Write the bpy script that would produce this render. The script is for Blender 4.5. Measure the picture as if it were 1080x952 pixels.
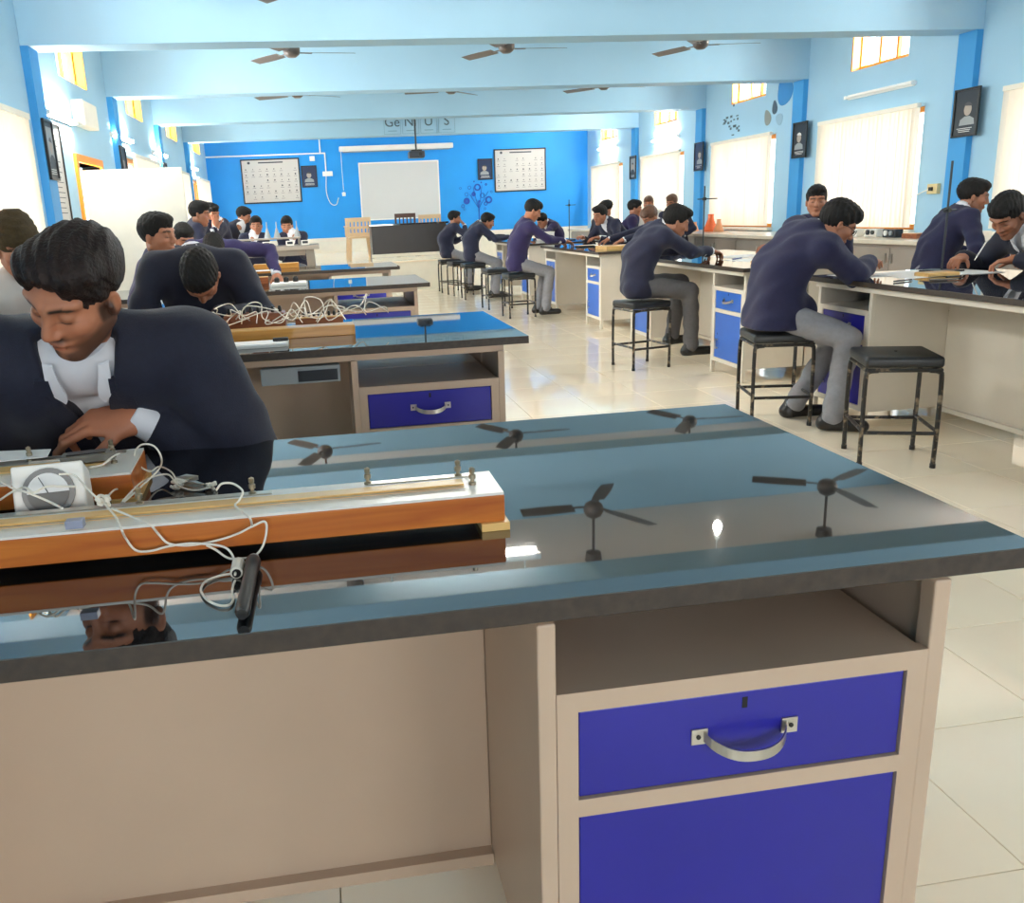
import bpy, bmesh, math, random
import numpy as np
from mathutils import Vector, Matrix
random.seed(7); np.random.seed(7)
for _o in list(bpy.data.objects): bpy.data.objects.remove(_o)
SC = bpy.context.scene
COL = SC.collection
# ------------------------------------------------------------------ camera
W_, H_ = 1080, 952
F_, CX, CY = 896.066, 472.933, 462.022
_yaw, _pit, _rol, HC = math.radians(8.016), math.radians(-14.759), math.radians(-2.614), 1.318
Fv = Vector((math.sin(_yaw)*math.cos(_pit), math.cos(_yaw)*math.cos(_pit), math.sin(_pit)))
_r0 = Vector((math.cos(_yaw), -math.sin(_yaw), 0)); _u0 = _r0.cross(Fv)
Rv = math.cos(_rol)*_r0 + math.sin(_rol)*_u0
Uv = -math.sin(_rol)*_r0 + math.cos(_rol)*_u0
cam_d = bpy.data.cameras.new('camera'); cam = bpy.data.objects.new('camera', cam_d); COL.objects.link(cam)
cam_d.sensor_fit = 'HORIZONTAL'; cam_d.sensor_width = 36; cam_d.lens = F_/W_*36
cam_d.shift_x = (W_/2-CX)/W_; cam_d.shift_y = (CY-H_/2)/W_
cam_d.clip_start = .05; cam_d.clip_end = 200
cam.matrix_world = Matrix(((Rv.x, Uv.x, -Fv.x, 0), (Rv.y, Uv.y, -Fv.y, 0), (Rv.z, Uv.z, -Fv.z, HC), (0, 0, 0, 1)))
SC.camera = cam
CAM = Vector((0, 0, HC))
def _ray(u, v): return Fv + Rv*((u-CX)/F_) + Uv*((CY-v)/F_)
def atZ(u, v, z): d = _ray(u, v); return CAM + d*((z-HC)/d.z)
def atY(u, v, y): d = _ray(u, v); return CAM + d*(y/d.y)
def atX(u, v, x): d = _ray(u, v); return CAM + d*(x/d.x)
# ------------------------------------------------------------------ render look
SC.view_settings.view_transform = 'Standard'; SC.view_settings.look = 'None'
SC.view_settings.gamma = 1; SC.view_settings.use_curve_mapping = False
SC.view_settings.exposure = 0.62
SC.cycles.use_denoising = True
SC.cycles.max_bounces = 7; SC.cycles.diffuse_bounces = 5; SC.cycles.glossy_bounces = 4
SC.cycles.transmission_bounces = 4; SC.cycles.transparent_max_bounces = 8
SC.cycles.sample_clamp_indirect = 6
SC.cycles.caustics_reflective = False; SC.cycles.caustics_refractive = False
# ------------------------------------------------------------------ sky (overcast daylight outside)
world = bpy.data.worlds.new('world'); SC.world = world; world.use_nodes = True
world.node_tree.nodes['Background'].inputs[0].default_value = (.92, .96, 1, 1)
world.node_tree.nodes['Background'].inputs[1].default_value = 2.6
# ------------------------------------------------------------------ daylight at the windows
XR, XL, YF, YB, ZC, ZB = 6.9, -2.42, 21.65, -3.2, 3.62, 2.9
BEAMS = [-1.1, 2.1, 5.3, 8.5, 11.71, 14.92, 18.13]      # near faces
WIN_R = [3.81, 7.02, 10.23, 13.46, 16.75, 20.05]
WIN_L = [3.81, 7.05, 13.4, 16.6, 19.9]
WIN_W, WIN_Z0, WIN_Z1 = 1.9, .9, 2.27
DAY_R, DAY_L, DAY_C, DAY_FILL = 2.4, 6, 105, 34
def window_light(x, y, sx, z0, z1, power, w):
    l = bpy.data.lights.new('daylight', 'AREA'); l.shape = 'RECTANGLE'; l.size = z1-z0; l.size_y = w
    l.energy = power; l.color = (1, .95, .87)
    o = bpy.data.objects.new('daylight', l); COL.objects.link(o)
    o.location = (x, y, (z0+z1)/2); o.rotation_euler = (0, math.radians(90*sx), 0)
for _y in WIN_R: window_light(XR+.55, _y, 1, WIN_Z0, WIN_Z1, DAY_R, WIN_W)
for _y in WIN_L: window_light(XL-.55, _y, -1, WIN_Z0, WIN_Z1, DAY_L, WIN_W)
for _y in WIN_R: window_light(XR+.55, _y-.05, 1, 2.9, 3.4, DAY_C, 1.0)
for _y in WIN_R: window_light(XL-.55, _y, -1, 2.9, 3.4, DAY_C, 1.0)
for _x in (-.6, 2.2, 5.0):  # unseen daylight from behind, added to brighten the near bench fronts and faces
    l = bpy.data.lights.new('daylight', 'AREA'); l.shape = 'RECTANGLE'; l.size = WIN_W; l.size_y = WIN_Z1-WIN_Z0; l.energy = DAY_FILL; l.color = (1, .93, .84)
    o = bpy.data.objects.new('daylight', l); COL.objects.link(o); o.location = (_x, YB-.6, (WIN_Z0+WIN_Z1)/2); o.rotation_euler = (math.radians(90), 0, math.radians(0))
window_light(XL-.7, 10.32, -1, .2, 1.95, 150, .95)   # daylight outside the open door
# ------------------------------------------------------------------ materials
def lin(c):
    return tuple(((v/255)/12.92 if v/255 <= .04045 else ((v/255+.055)/1.055)**2.4) for v in c)
MATS = {}
def mat(name, col, rough=.5, metal=0, ior=1.5, var=0, vscale=8, bump=0, bscale=40, emit=0, trans=0, attr=False, coat=0, sheen=0, alpha=1):
    if name in MATS: return MATS[name]
    m = bpy.data.materials.new(name); m.use_nodes = True; nt = m.node_tree; b = nt.nodes['Principled BSDF']
    c = lin(col)
    b.inputs['Base Color'].default_value = (*c, 1); b.inputs['Roughness'].default_value = rough
    b.inputs['Metallic'].default_value = metal; b.inputs['IOR'].default_value = ior
    if coat: b.inputs['Coat Weight'].default_value = coat
    if sheen: b.inputs['Sheen Weight'].default_value = sheen
    src = None
    if attr:
        a = nt.nodes.new('ShaderNodeAttribute'); a.attribute_name = 'Col'; src = a.outputs['Color']
    if var:
        tc = nt.nodes.new('ShaderNodeTexCoord'); n = nt.nodes.new('ShaderNodeTexNoise')
        n.inputs['Scale'].default_value = vscale; n.inputs['Detail'].default_value = 4
        nt.links.new(tc.outputs['Object'], n.inputs['Vector'])
        mx = nt.nodes.new('ShaderNodeMix'); mx.data_type = 'RGBA'
        mr = nt.nodes.new('ShaderNodeMapRange'); mr.inputs[1].default_value = .3; mr.inputs[2].default_value = .7
        nt.links.new(n.outputs['Fac'], mr.inputs[0]); nt.links.new(mr.outputs[0], mx.inputs[0])
        mx.inputs[6].default_value = (*[v*(1-var) for v in c], 1); mx.inputs[7].default_value = (*[min(1, v*(1+var)) for v in c], 1)
        if src:
            mm = nt.nodes.new('ShaderNodeMix'); mm.data_type = 'RGBA'; mm.blend_type = 'MULTIPLY'; mm.inputs[0].default_value = 1
            mx.inputs[6].default_value = (1-var,)*3+(1,); mx.inputs[7].default_value = (1, 1, 1, 1)
            nt.links.new(src, mm.inputs[6]); nt.links.new(mx.outputs[2], mm.inputs[7]); src = mm.outputs[2]
        else: src = mx.outputs[2]
    if src: nt.links.new(src, b.inputs['Base Color'])
    if bump:
        tc = nt.nodes.new('ShaderNodeTexCoord'); n = nt.nodes.new('ShaderNodeTexNoise')
        n.inputs['Scale'].default_value = bscale; n.inputs['Detail'].default_value = 3
        nt.links.new(tc.outputs['Object'], n.inputs['Vector'])
        bp = nt.nodes.new('ShaderNodeBump'); bp.inputs['Strength'].default_value = bump; bp.inputs['Distance'].default_value = .01
        nt.links.new(n.outputs['Fac'], bp.inputs['Height']); nt.links.new(bp.outputs[0], b.inputs['Normal'])
    if emit:
        b.inputs['Emission Color'].default_value = (*c, 1); b.inputs['Emission Strength'].default_value = emit
    if trans: b.inputs['Transmission Weight'].default_value = trans
    if alpha < 1: b.inputs['Alpha'].default_value = alpha
    MATS[name] = m
    return m
def wood(name, c1, c2, rough=.35, axis='X', scale=14, coat=.3):
    m = bpy.data.materials.new(name); m.use_nodes = True; nt = m.node_tree; b = nt.nodes['Principled BSDF']
    tc = nt.nodes.new('ShaderNodeTexCoord'); mp = nt.nodes.new('ShaderNodeMapping')
    s = [scale]*3; s['XYZ'.index(axis)] = scale*.08; mp.inputs['Scale'].default_value = s
    n = nt.nodes.new('ShaderNodeTexNoise'); n.inputs['Scale'].default_value = 3; n.inputs['Detail'].default_value = 6; n.inputs['Distortion'].default_value = .6
    r = nt.nodes.new('ShaderNodeValToRGB'); r.color_ramp.elements[0].position = .3; r.color_ramp.elements[1].position = .72
    r.color_ramp.elements[0].color = (*lin(c1), 1); r.color_ramp.elements[1].color = (*lin(c2), 1)
    nt.links.new(tc.outputs['Object'], mp.inputs[0]); nt.links.new(mp.outputs[0], n.inputs['Vector']); nt.links.new(n.outputs['Fac'], r.inputs[0])
    nt.links.new(r.outputs[0], b.inputs['Base Color']); b.inputs['Roughness'].default_value = rough; b.inputs['Coat Weight'].default_value = coat
    MATS[name] = m; return m
def granite(name):
    m = bpy.data.materials.new(name); m.use_nodes = True; nt = m.node_tree; b = nt.nodes['Principled BSDF']
    tc = nt.nodes.new('ShaderNodeTexCoord'); v = nt.nodes.new('ShaderNodeTexVoronoi'); v.inputs['Scale'].default_value = 260
    r = nt.nodes.new('ShaderNodeValToRGB'); e = r.color_ramp.elements
    e[0].position = .0; e[0].color = (.06, .07, .08, 1); e[1].position = .32; e[1].color = (.010, .013, .016, 1)
    n = nt.nodes.new('ShaderNodeTexNoise'); n.inputs['Scale'].default_value = 90; n.inputs['Detail'].default_value = 5
    mx = nt.nodes.new('ShaderNodeMix'); mx.data_type = 'RGBA'; mx.blend_type = 'MULTIPLY'; mx.inputs[0].default_value = .8
    nt.links.new(tc.outputs['Object'], v.inputs['Vector']); nt.links.new(tc.outputs['Object'], n.inputs['Vector'])
    nt.links.new(v.outputs['Distance'], r.inputs[0]); nt.links.new(r.outputs[0], mx.inputs[6]); nt.links.new(n.outputs['Fac'], mx.inputs[7])
    nt.links.new(mx.outputs[2], b.inputs['Base Color']); b.inputs['Roughness'].default_value = .02; b.inputs['IOR'].default_value = 2.9
    MATS[name] = m; return m
def slat_mat():
    m = bpy.data.materials.new('blind_fabric'); m.use_nodes = True; nt = m.node_tree; nt.nodes.clear()
    o = nt.nodes.new('ShaderNodeOutputMaterial'); d = nt.nodes.new('ShaderNodeBsdfDiffuse'); t = nt.nodes.new('ShaderNodeBsdfTranslucent'); mx = nt.nodes.new('ShaderNodeMixShader')
    d.inputs[0].default_value = (*lin((238, 228, 212)), 1); t.inputs[0].default_value = (*lin((252, 240, 222)), 1); mx.inputs[0].default_value = .5
    nt.links.new(d.outputs[0], mx.inputs[1]); nt.links.new(t.outputs[0], mx.inputs[2]); nt.links.new(mx.outputs[0], o.inputs[0])
    MATS['blind_fabric'] = m; return m
M_wall = mat('wall_pale_blue', (158, 199, 224), .6, var=.03, vscale=1.2, bump=.05, bscale=60)
M_azure = mat('wall_azure', (26, 150, 234), .55, var=.05, vscale=1.5, bump=.05, bscale=60)
M_pillar = mat('pillar_blue', (58, 150, 214), .5, var=.04, vscale=2)
M_ceil = mat('ceiling_white', (232, 226, 222), .7, var=.02, vscale=1)
M_white = mat('white_paint', (238, 238, 234), .4, var=.02)
M_cream = mat('cream_paint', (236, 230, 214), .45, var=.03)
M_tile = mat('floor_tile', (255, 239, 214), .07, ior=1.5, var=.04, vscale=2.2)
M_grout = mat('grout', (206, 190, 162), .6, var=.1, vscale=30)
M_orange = mat('orange_frame', (236, 146, 40), .4, var=.06, vscale=6)
M_gran = granite('black_granite')
M_gedge = mat('granite_sawn_edge', (54, 44, 36), .55, var=.3, vscale=60)
M_steel = mat('cabinet_beige', (190, 166, 144), .38, var=.035, vscale=5, bump=.015, bscale=200)
M_steelw = mat('cabinet_offwhite', (220, 212, 198), .38, var=.03, vscale=5)
M_blue = mat('drawer_blue', (38, 36, 146), .32, var=.05, vscale=6)
M_blue_washed = mat('drawer_blue_light_washed', (52, 104, 196), .32, var=.05, vscale=6)  # same blue paint, with the pale wash of reflected light put into its colour
M_metal = mat('brushed_metal', (205, 200, 190), .3, metal=1, var=.06, vscale=30)
M_black = mat('black_paint', (26, 26, 26), .35, var=.1, vscale=20)
def worn_mat():
    m = bpy.data.materials.new('worn_black_tube'); m.use_nodes = True; nt = m.node_tree; b = nt.nodes['Principled BSDF']
    tc = nt.nodes.new('ShaderNodeTexCoord'); n = nt.nodes.new('ShaderNodeTexNoise'); n.inputs['Scale'].default_value = 26; n.inputs['Detail'].default_value = 5
    r = nt.nodes.new('ShaderNodeValToRGB'); r.color_ramp.elements[0].position = .56; r.color_ramp.elements[1].position = .70
    r.color_ramp.elements[0].color = (*lin((34, 31, 29)), 1); r.color_ramp.elements[1].color = (*lin((138, 122, 100)), 1)
    nt.links.new(tc.outputs['Object'], n.inputs['Vector']); nt.links.new(n.outputs['Fac'], r.inputs[0]); nt.links.new(r.outputs[0], b.inputs['Base Color']); b.inputs['Roughness'].default_value = .35
    return m
M_worn = worn_mat()
M_vinyl = mat('black_vinyl', (30, 32, 34), .38, var=.1, vscale=30, bump=.1, bscale=140)
def glass_mat():
    m = bpy.data.materials.new('window_glass'); m.use_nodes = True; nt = m.node_tree; nt.nodes.clear()
    o = nt.nodes.new('ShaderNodeOutputMaterial'); t = nt.nodes.new('ShaderNodeBsdfTransparent'); g = nt.nodes.new('ShaderNodeBsdfGlossy'); mx = nt.nodes.new('ShaderNodeMixShader')
    t.inputs[0].default_value = (.94, .97, .97, 1); g.inputs['Roughness'].default_value = .02; mx.inputs[0].default_value = .06
    nt.links.new(t.outputs[0], mx.inputs[1]); nt.links.new(g.outputs[0], mx.inputs[2]); nt.links.new(mx.outputs[0], o.inputs[0])
    MATS['window_glass'] = m; return m
M_glass = glass_mat()
M_slat = slat_mat()
M_bwood = wood('varnished_wood', (168, 84, 24), (206, 122, 44))
M_bwood2 = wood('pale_wood', (222, 172, 96), (240, 200, 130))
M_brown = wood('brown_wood', (122, 62, 30), (160, 92, 48))
M_paper = mat('paper', (240, 240, 238), .7, var=.02)
M_lam = mat('white_laminate', (232, 230, 222), .3, var=.03)
M_brass = mat('brass_grey', (170, 160, 140), .3, metal=1)
M_wire = mat('white_wire', (236, 230, 216), .45)
M_dark = mat('dark_void', (16, 15, 15), .7)
M_tube = mat('tube_lit', (255, 250, 240), .4, emit=185)
# ------------------------------------------------------------------ mesh helpers
class MB:
    def __init__(s): s.v = []; s.f = []; s.mi = []; s.cur = 0
    def box(s, x0, x1, y0, y1, z0, z1):
        b = len(s.v)
        s.v += [(x0,y0,z0),(x1,y0,z0),(x1,y1,z0),(x0,y1,z0),(x0,y0,z1),(x1,y0,z1),(x1,y1,z1),(x0,y1,z1)]
        for q in ((0,3,2,1),(4,5,6,7),(0,1,5,4),(1,2,6,5),(2,3,7,6),(3,0,4,7)): s.f.append([b+i for i in q]); s.mi.append(s.cur)
        return s
    def poly(s, pts):
        b = len(s.v); s.v += [tuple(p) for p in pts]; s.f.append(list(range(b, b+len(pts)))); s.mi.append(s.cur); return s
    def prism(s, pts, off):
        b = len(s.v); n = len(pts); o = Vector(off)
        s.v += [tuple(p) for p in pts] + [tuple(Vector(p)+o) for p in pts]
        s.f.append([b+i for i in range(n)][::-1]); s.f.append([b+n+i for i in range(n)]); s.mi += [s.cur]*2
        for i in range(n): j = (i+1) % n; s.f.append([b+i, b+j, b+n+j, b+n+i]); s.mi.append(s.cur)
        return s
    def tube(s, pts, r, n=8, cap=True, closed=False):
        pts = [Vector(p) for p in pts]; b = len(s.v); m = len(pts)
        rs = r if isinstance(r, (list, tuple)) else [r]*m
        up = None
        for i, p in enumerate(pts):
            t = (pts[min(i+1, m-1)] - pts[max(i-1, 0)])
            if t.length < 1e-9: t = Vector((0,0,1))
            t.normalize()
            if up is None: up = Vector((0,0,1)) if abs(t.z) < .9 else Vector((1,0,0))
            x = t.cross(up)
            if x.length < 1e-6: x = t.cross(Vector((0,1,0.1)))
            x.normalize(); y = x.cross(t); up = y
            for k in range(n):
                a = 2*math.pi*k/n; s.v.append(tuple(p + x*math.cos(a)*rs[i] + y*math.sin(a)*rs[i]))
        for i in range(m-1):
            for k in range(n):
                k2 = (k+1) % n; s.f.append([b+i*n+k, b+i*n+k2, b+(i+1)*n+k2, b+(i+1)*n+k]); s.mi.append(s.cur)
        if cap:
            s.f.append([b+k for k in range(n)][::-1]); s.f.append([b+(m-1)*n+k for k in range(n)]); s.mi += [s.cur]*2
        return s
    def cyl(s, a, b, r, n=16): return s.tube([a, b], r, n)
    def lathe(s, prof, c, n=20, ax='Z'):
        b = len(s.v); c = Vector(c)
        for (r, h) in prof:
            for k in range(n):
                a = 2*math.pi*k/n; p = (r*math.cos(a), r*math.sin(a), h)
                if ax == 'Y': p = (p[0], p[2], p[1])
                if ax == 'X': p = (p[2], p[0], p[1])
                s.v.append(tuple(c+Vector(p)))
        for i in range(len(prof)-1):
            for k in range(n):
                k2 = (k+1) % n; s.f.append([b+i*n+k, b+i*n+k2, b+(i+1)*n+k2, b+(i+1)*n+k]); s.mi.append(s.cur)
        s.f.append([b+k for k in range(n)][::-1]); e = b+(len(prof)-1)*n; s.f.append([e+k for k in range(n)]); s.mi += [s.cur]*2
        return s
    def mesh(s, name, mats, bevel=0, smooth=False, seg=2, M=None):
        me = bpy.data.meshes.new(name); me.from_pydata(s.v, [], s.f)
        for m in (mats if isinstance(mats, (list, tuple)) else [mats]): me.materials.append(m)
        me.polygons.foreach_set('material_index', s.mi)
        bm = bmesh.new(); bm.from_mesh(me)
        bmesh.ops.recalc_face_normals(bm, faces=bm.faces)
        if bevel:
            bmesh.ops.bevel(bm, geom=[e for e in bm.edges if len(e.link_faces) == 2 and e.calc_face_angle(0) > .6], offset=bevel, segments=seg, affect='EDGES', profile=.5, clamp_overlap=True)
        if M is not None: bm.transform(M)
        bm.to_mesh(me); bm.free()
        if smooth:
            me.polygons.foreach_set('use_smooth', [True]*len(me.polygons))
            try: me.set_sharp_from_angle(angle=math.radians(40))
            except Exception: pass
        return me
    def obj(s, name, mats, parent=None, bevel=0, smooth=False, seg=2, loc=None):
        return link(name, s.mesh(name, mats, bevel, smooth, seg), parent, loc)
def link(name, me, parent=None, loc=None, rot=None):
    o = bpy.data.objects.new(name, me); COL.objects.link(o)
    if parent is not None: o.parent = parent
    if loc is not None: o.location = loc
    if rot is not None: o.rotation_euler = rot
    return o
def tag(o, label, cat, group=None, kind=None):
    if label: o['label'] = label
    if cat: o['category'] = cat
    if group: o['group'] = group
    if kind: o['kind'] = kind
    return o
def thing(name, label, cat, loc=(0,0,0), rotz=0, group=None):
    o = bpy.data.objects.new(name, None); COL.objects.link(o); o.empty_display_size = .05
    o.location = loc; o.rotation_euler = (0, 0, rotz)
    return tag(o, label, cat, group)
def struct(o, label=None, cat=None):
    o['kind'] = 'structure'
    return tag(o, label, cat)
def copy_tree(o, parent=None):
    c = o.copy(); COL.objects.link(c); c.parent = parent
    for ch in [k for k in COL.objects if k.parent == o]: copy_tree(ch, c)
    return c
def curve_pts(ctrl, n=8):
    """Catmull-Rom through the control points"""
    P = [Vector(p) for p in ctrl]; P = [P[0]*2-P[1]] + P + [P[-1]*2-P[-2]]; out = []
    for i in range(1, len(P)-2):
        a, b, c, d = P[i-1:i+3]
        for k in range(n):
            t = k/n; out.append(.5*((2*b)+(c-a)*t+(2*a-5*b+4*c-d)*t*t+(3*b-a-3*c+d)*t**3))
    out.append(P[-2]); return out
# ================================================================== the room
def grid_wall(name, x0, x1, y0, y1, z0, z1, holes, m):
    ys = sorted({y0, y1, *[h[0] for h in holes], *[h[1] for h in holes]}); zs = sorted({z0, z1, *[h[2] for h in holes], *[h[3] for h in holes]})
    mb = MB()
    for a, b in zip(ys, ys[1:]):
        run = None
        for c, d in zip(zs, zs[1:]):
            ym, zm = (a+b)/2, (c+d)/2
            if any(h[0] < ym < h[1] and h[2] < zm < h[3] for h in holes):
                if run: mb.box(x0, x1, a, b, *run); run = None
            else: run = (run[0], d) if run else (c, d)
        if run: mb.box(x0, x1, a, b, *run)
    return struct(mb.obj(name, m))
CL_Z0, CL_Z1, CL_W = 2.84, 3.4, 1.08
DOOR = (9.82, 10.84, 0, 2.02)
hr = [(y-WIN_W/2, y+WIN_W/2, WIN_Z0, WIN_Z1) for y in WIN_R] + [(y-.05-CL_W/2, y-.05+CL_W/2, CL_Z0, CL_Z1) for y in WIN_R]
hl = [(y-WIN_W/2, y+WIN_W/2, WIN_Z0, WIN_Z1) for y in WIN_L] + [(y-.05-CL_W/2, y-.05+CL_W/2, CL_Z0, CL_Z1) for y in WIN_R] + [DOOR]
o = grid_wall('wall_right', XR, XR+.3, YB-.3, YF+.3, 0, ZC, hr, M_wall)
o = grid_wall('wall_left', XL-.3, XL, YB-.3, YF+.3, 0, ZC, hl, M_wall)
mb = MB(); mb.box(XL, XR, YF, YF+.3, .88, ZC); mb.cur = 1; mb.box(XL, XR, YF, YF+.3, 0, .88)
struct(mb.obj('wall_front', [M_azure, M_cream]))
mb = MB(); xs_ = [XL, -1.55, .35, 1.25, 3.15, 4.05, 5.95, XR]  # openings added in the unseen back wall to let that fill light in
for k in range(7):
    if k % 2 == 0: mb.box(xs_[k], xs_[k+1], YB-.3, YB, 0, ZC)
    else: mb.box(xs_[k], xs_[k+1], YB-.3, YB, 0, WIN_Z0).box(xs_[k], xs_[k+1], YB-.3, YB, WIN_Z1, ZC)
struct(mb.obj('wall_back', M_wall))
struct(MB().box(XL-.3, XR+.3, YB-.3, YF+.3, ZC, ZC+.15).obj('ceiling', M_ceil))
# floor: grout bed, tiles as pieces
floor = struct(MB().box(XL-.3, XR+.3, YB-.3, YF+.3, -.12, -.012).obj('floor', M_grout))
TS = .455; TX, TY = 1.307, 1.70
tme = MB().box(-TS/2+.0015, TS/2-.0015, -TS/2+.0015, TS/2-.0015, -.014, 0).mesh('tile', M_tile, bevel=.0012, seg=1)
cells = []
for i in range(-9, 13):
    for j in range(-11, 45):
        cx, cy = TX+(i+.5)*TS, TY+(j+.5)*TS
        if cx-TS/2 < XL-.2 or cx+TS/2 > XR+.2 or cy-TS/2 < YB-.25 or cy+TS/2 > YF+.25: continue
        d = Vector((cx, cy, 0))-CAM; w = d.dot(Fv); sc = 0
        if w > .3:
            u, v = CX+F_*d.dot(Rv)/w, CY-F_*d.dot(Uv)/w
            if -30 < u < 1110 and 0 < v < 990 and not (u < 930 and v > 455) and cx > .5: sc = 1/w**3
        cells.append((sc, cx, cy))
cells.sort(reverse=True)
for s, cx, cy in cells[:300]: link('tile', tme, floor, (cx, cy, 0))
mb = MB()
for s, cx, cy in cells[300:]: mb.box(cx-TS/2+.0015, cx+TS/2-.0015, cy-TS/2+.0015, cy+TS/2-.0015, -.014, 0)
o = mb.obj('tiles', M_tile, floor); o['kind'] = 'stuff'
# stage platform with its riser
STG_Y, STG_Z, STG_X = 15.8, .53, 2.5
mb = MB(); mb.box(XL, STG_X, STG_Y, YF, 0, STG_Z-.03); mb.cur = 1; mb.box(XL, STG_X+.02, STG_Y-.02, YF, STG_Z-.03, STG_Z)
struct(mb.obj('floor_stage', [M_cream, M_tile]), 'raised cream stage platform below the azure front wall', 'platform')
# beams and pillars
n = 0
for b in BEAMS:
    n += 1; struct(MB().box(XL, XR, b, b+.32, ZB, ZC).obj(f'trim_{n}', M_wall, bevel=.006))
    for x0, x1 in ((XR-.07, XR), (XL, XL+.07)):
        n += 1; struct(MB().box(x0, x1, b, b+.26, 0, ZB).obj(f'trim_{n}', M_pillar))
# skirting
struct(MB().box(XR-.015, XR, YB, YF, 0, .1).obj('baseboard_right', M_cream)); struct(MB().box(XL, XL+.015, YB, 9.8, 0, .1).obj('baseboard_left', M_cream))
# ------------------------------------------------------------------ windows, clerestory windows
wn = 0
def window(x, s, y, w, z0, z1, frame_m, bars, bw=.06, sill=True):
    global wn; wn += 1
    r = bpy.data.objects.new(f'window_{wn}', None); COL.objects.link(r); r['kind'] = 'structure'; r.location = (x+s*.14, y, 0)
    mb = MB(); d = .05
    mb.box(-d, d, -w/2, -w/2+bw, z0, z1).box(-d, d, w/2-bw, w/2, z0, z1).box(-d, d, -w/2+bw, w/2-bw, z0, z0+bw).box(-d, d, -w/2+bw, w/2-bw, z1-bw, z1)
    mb.obj('window_frame', frame_m, r, bevel=.004)
    ys = [-w/2+bw+(w-2*bw)*k/bars for k in range(bars+1)]
    for k in range(1, bars): MB().box(-.02, .02, ys[k]-.02, ys[k]+.02, z0+bw, z1-bw).obj('mullion', frame_m, r)
    for k in range(bars): MB().box(-.003, .003, ys[k]+(.02 if k else 0), ys[k+1]-(.02 if k < bars-1 else 0), z0+bw, z1-bw).obj('pane', M_glass, r)
    if sill: MB().box(-.22 if s > 0 else -.1, .1 if s > 0 else .22, -w/2-.02, w/2+.02, z0-.04, z0).obj('window_sill', M_cream, r)
    return r
for y in WIN_R: window(XR, 1, y, WIN_W, WIN_Z0, WIN_Z1, M_orange, 3)
for y in WIN_L: window(XL, -1, y, WIN_W, WIN_Z0, WIN_Z1, M_orange, 3)
def clerestory(x, s, y):
    r = window(x, s, y, CL_W, CL_Z0, CL_Z1, M_orange, 3, .05, False)
    MB().box(-.155 if s > 0 else -.05, .05 if s > 0 else .155, CL_W/2-.03, CL_W/2-.001, CL_Z0, CL_Z1).obj('reveal', M_orange, r)
    return r
for y in WIN_R: clerestory(XR, 1, y-.05)
for y in WIN_R: clerestory(XL, -1, y-.05)
# vertical blinds
SLW, SLP = .0925, .0785
def slat_mesh():
    mb = MB(); n = 4; pts = []
    for k in range(n+1):
        t = k/n-.5; pts.append((.010*(1-4*t*t)*.6, t*SLW))
    for k in range(n):
        (a, b), (c, d) = pts[k], pts[k+1]
        mb.poly([(a, b, 0), (c, d, 0), (c, d, 1), (a, b, 1)])
    me = mb.mesh('slat', M_slat, smooth=True); return me
SLME = slat_mesh()
def blind(x, s, y, label, ang, w=1.98, z0=.93, z1=2.27, grp='white vertical blinds'):
    r = thing('vertical_blind', label, 'blind', (x, y, 0), 0, grp)
    MB().box(-.025, .025, -w/2, w/2, z1-.03, z1+.02).obj('headrail', M_cream, r, bevel=.005)
    k = int(w/SLP)
    for i in range(k):
        a = ang+random.uniform(-10, 10)
        o = link('slat', SLME, r, (0, -w/2+SLP*(i+.5)+.01, z0), (0, 0, math.radians(a))); o.scale = (1, 1, z1-.03-z0)
    MB().tube([(-s*.03, -w/2+.02, z1-.03), (-s*.034, -w/2+.02, z0+.25)], .003, 6).obj('cord', M_wire, r)
    return r
RL = ['wholly right of the nearest retort stand', 'at the right edge of the photo', 'behind the two students in navy, largest in view', 'above the orange flasks on the counter', 'behind the row of seated heads, third window', 'farthest one, next to the azure wall']
for i, y in enumerate(WIN_R):
    blind(XR-.10, 1, y, 'glowing white vertical blind on right wall, '+RL[i], 18)
for i, y in enumerate(WIN_L):
    blind(XL+.10, -1, y, 'glowing vertical blind on left wall, '+['nearest the camera', 'by the olive cap', 'just past the open door', 'next to last', 'in the far corner'][i], 40)
# open door
dr = bpy.data.objects.new('door_1', None); COL.objects.link(dr); dr['kind'] = 'structure'; dr.location = (XL, 9.82, 0)
mb = MB(); mb.box(-.2, .03, -.08, 0, 0, 2.1).box(-.2, .03, 1.02, 1.10, 0, 2.1).box(-.2, .03, 0, 1.02, 2.02, 2.1)
mb.obj('door_frame', M_orange, dr, bevel=.004)
lf = MB().box(.04, 1.06, 0, .04, .01, 1.93).obj('door_leaf', M_cream, dr, bevel=.004)
MB().box(.94, 1.0, -.012, 0, .95, 1.15).cyl((.97, -.05, 1.05), (.97, 0, 1.05), .01).cyl((.97, -.05, 1.05), (.86, -.05, 1.05), .009).obj('handle', M_metal, lf)
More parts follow.
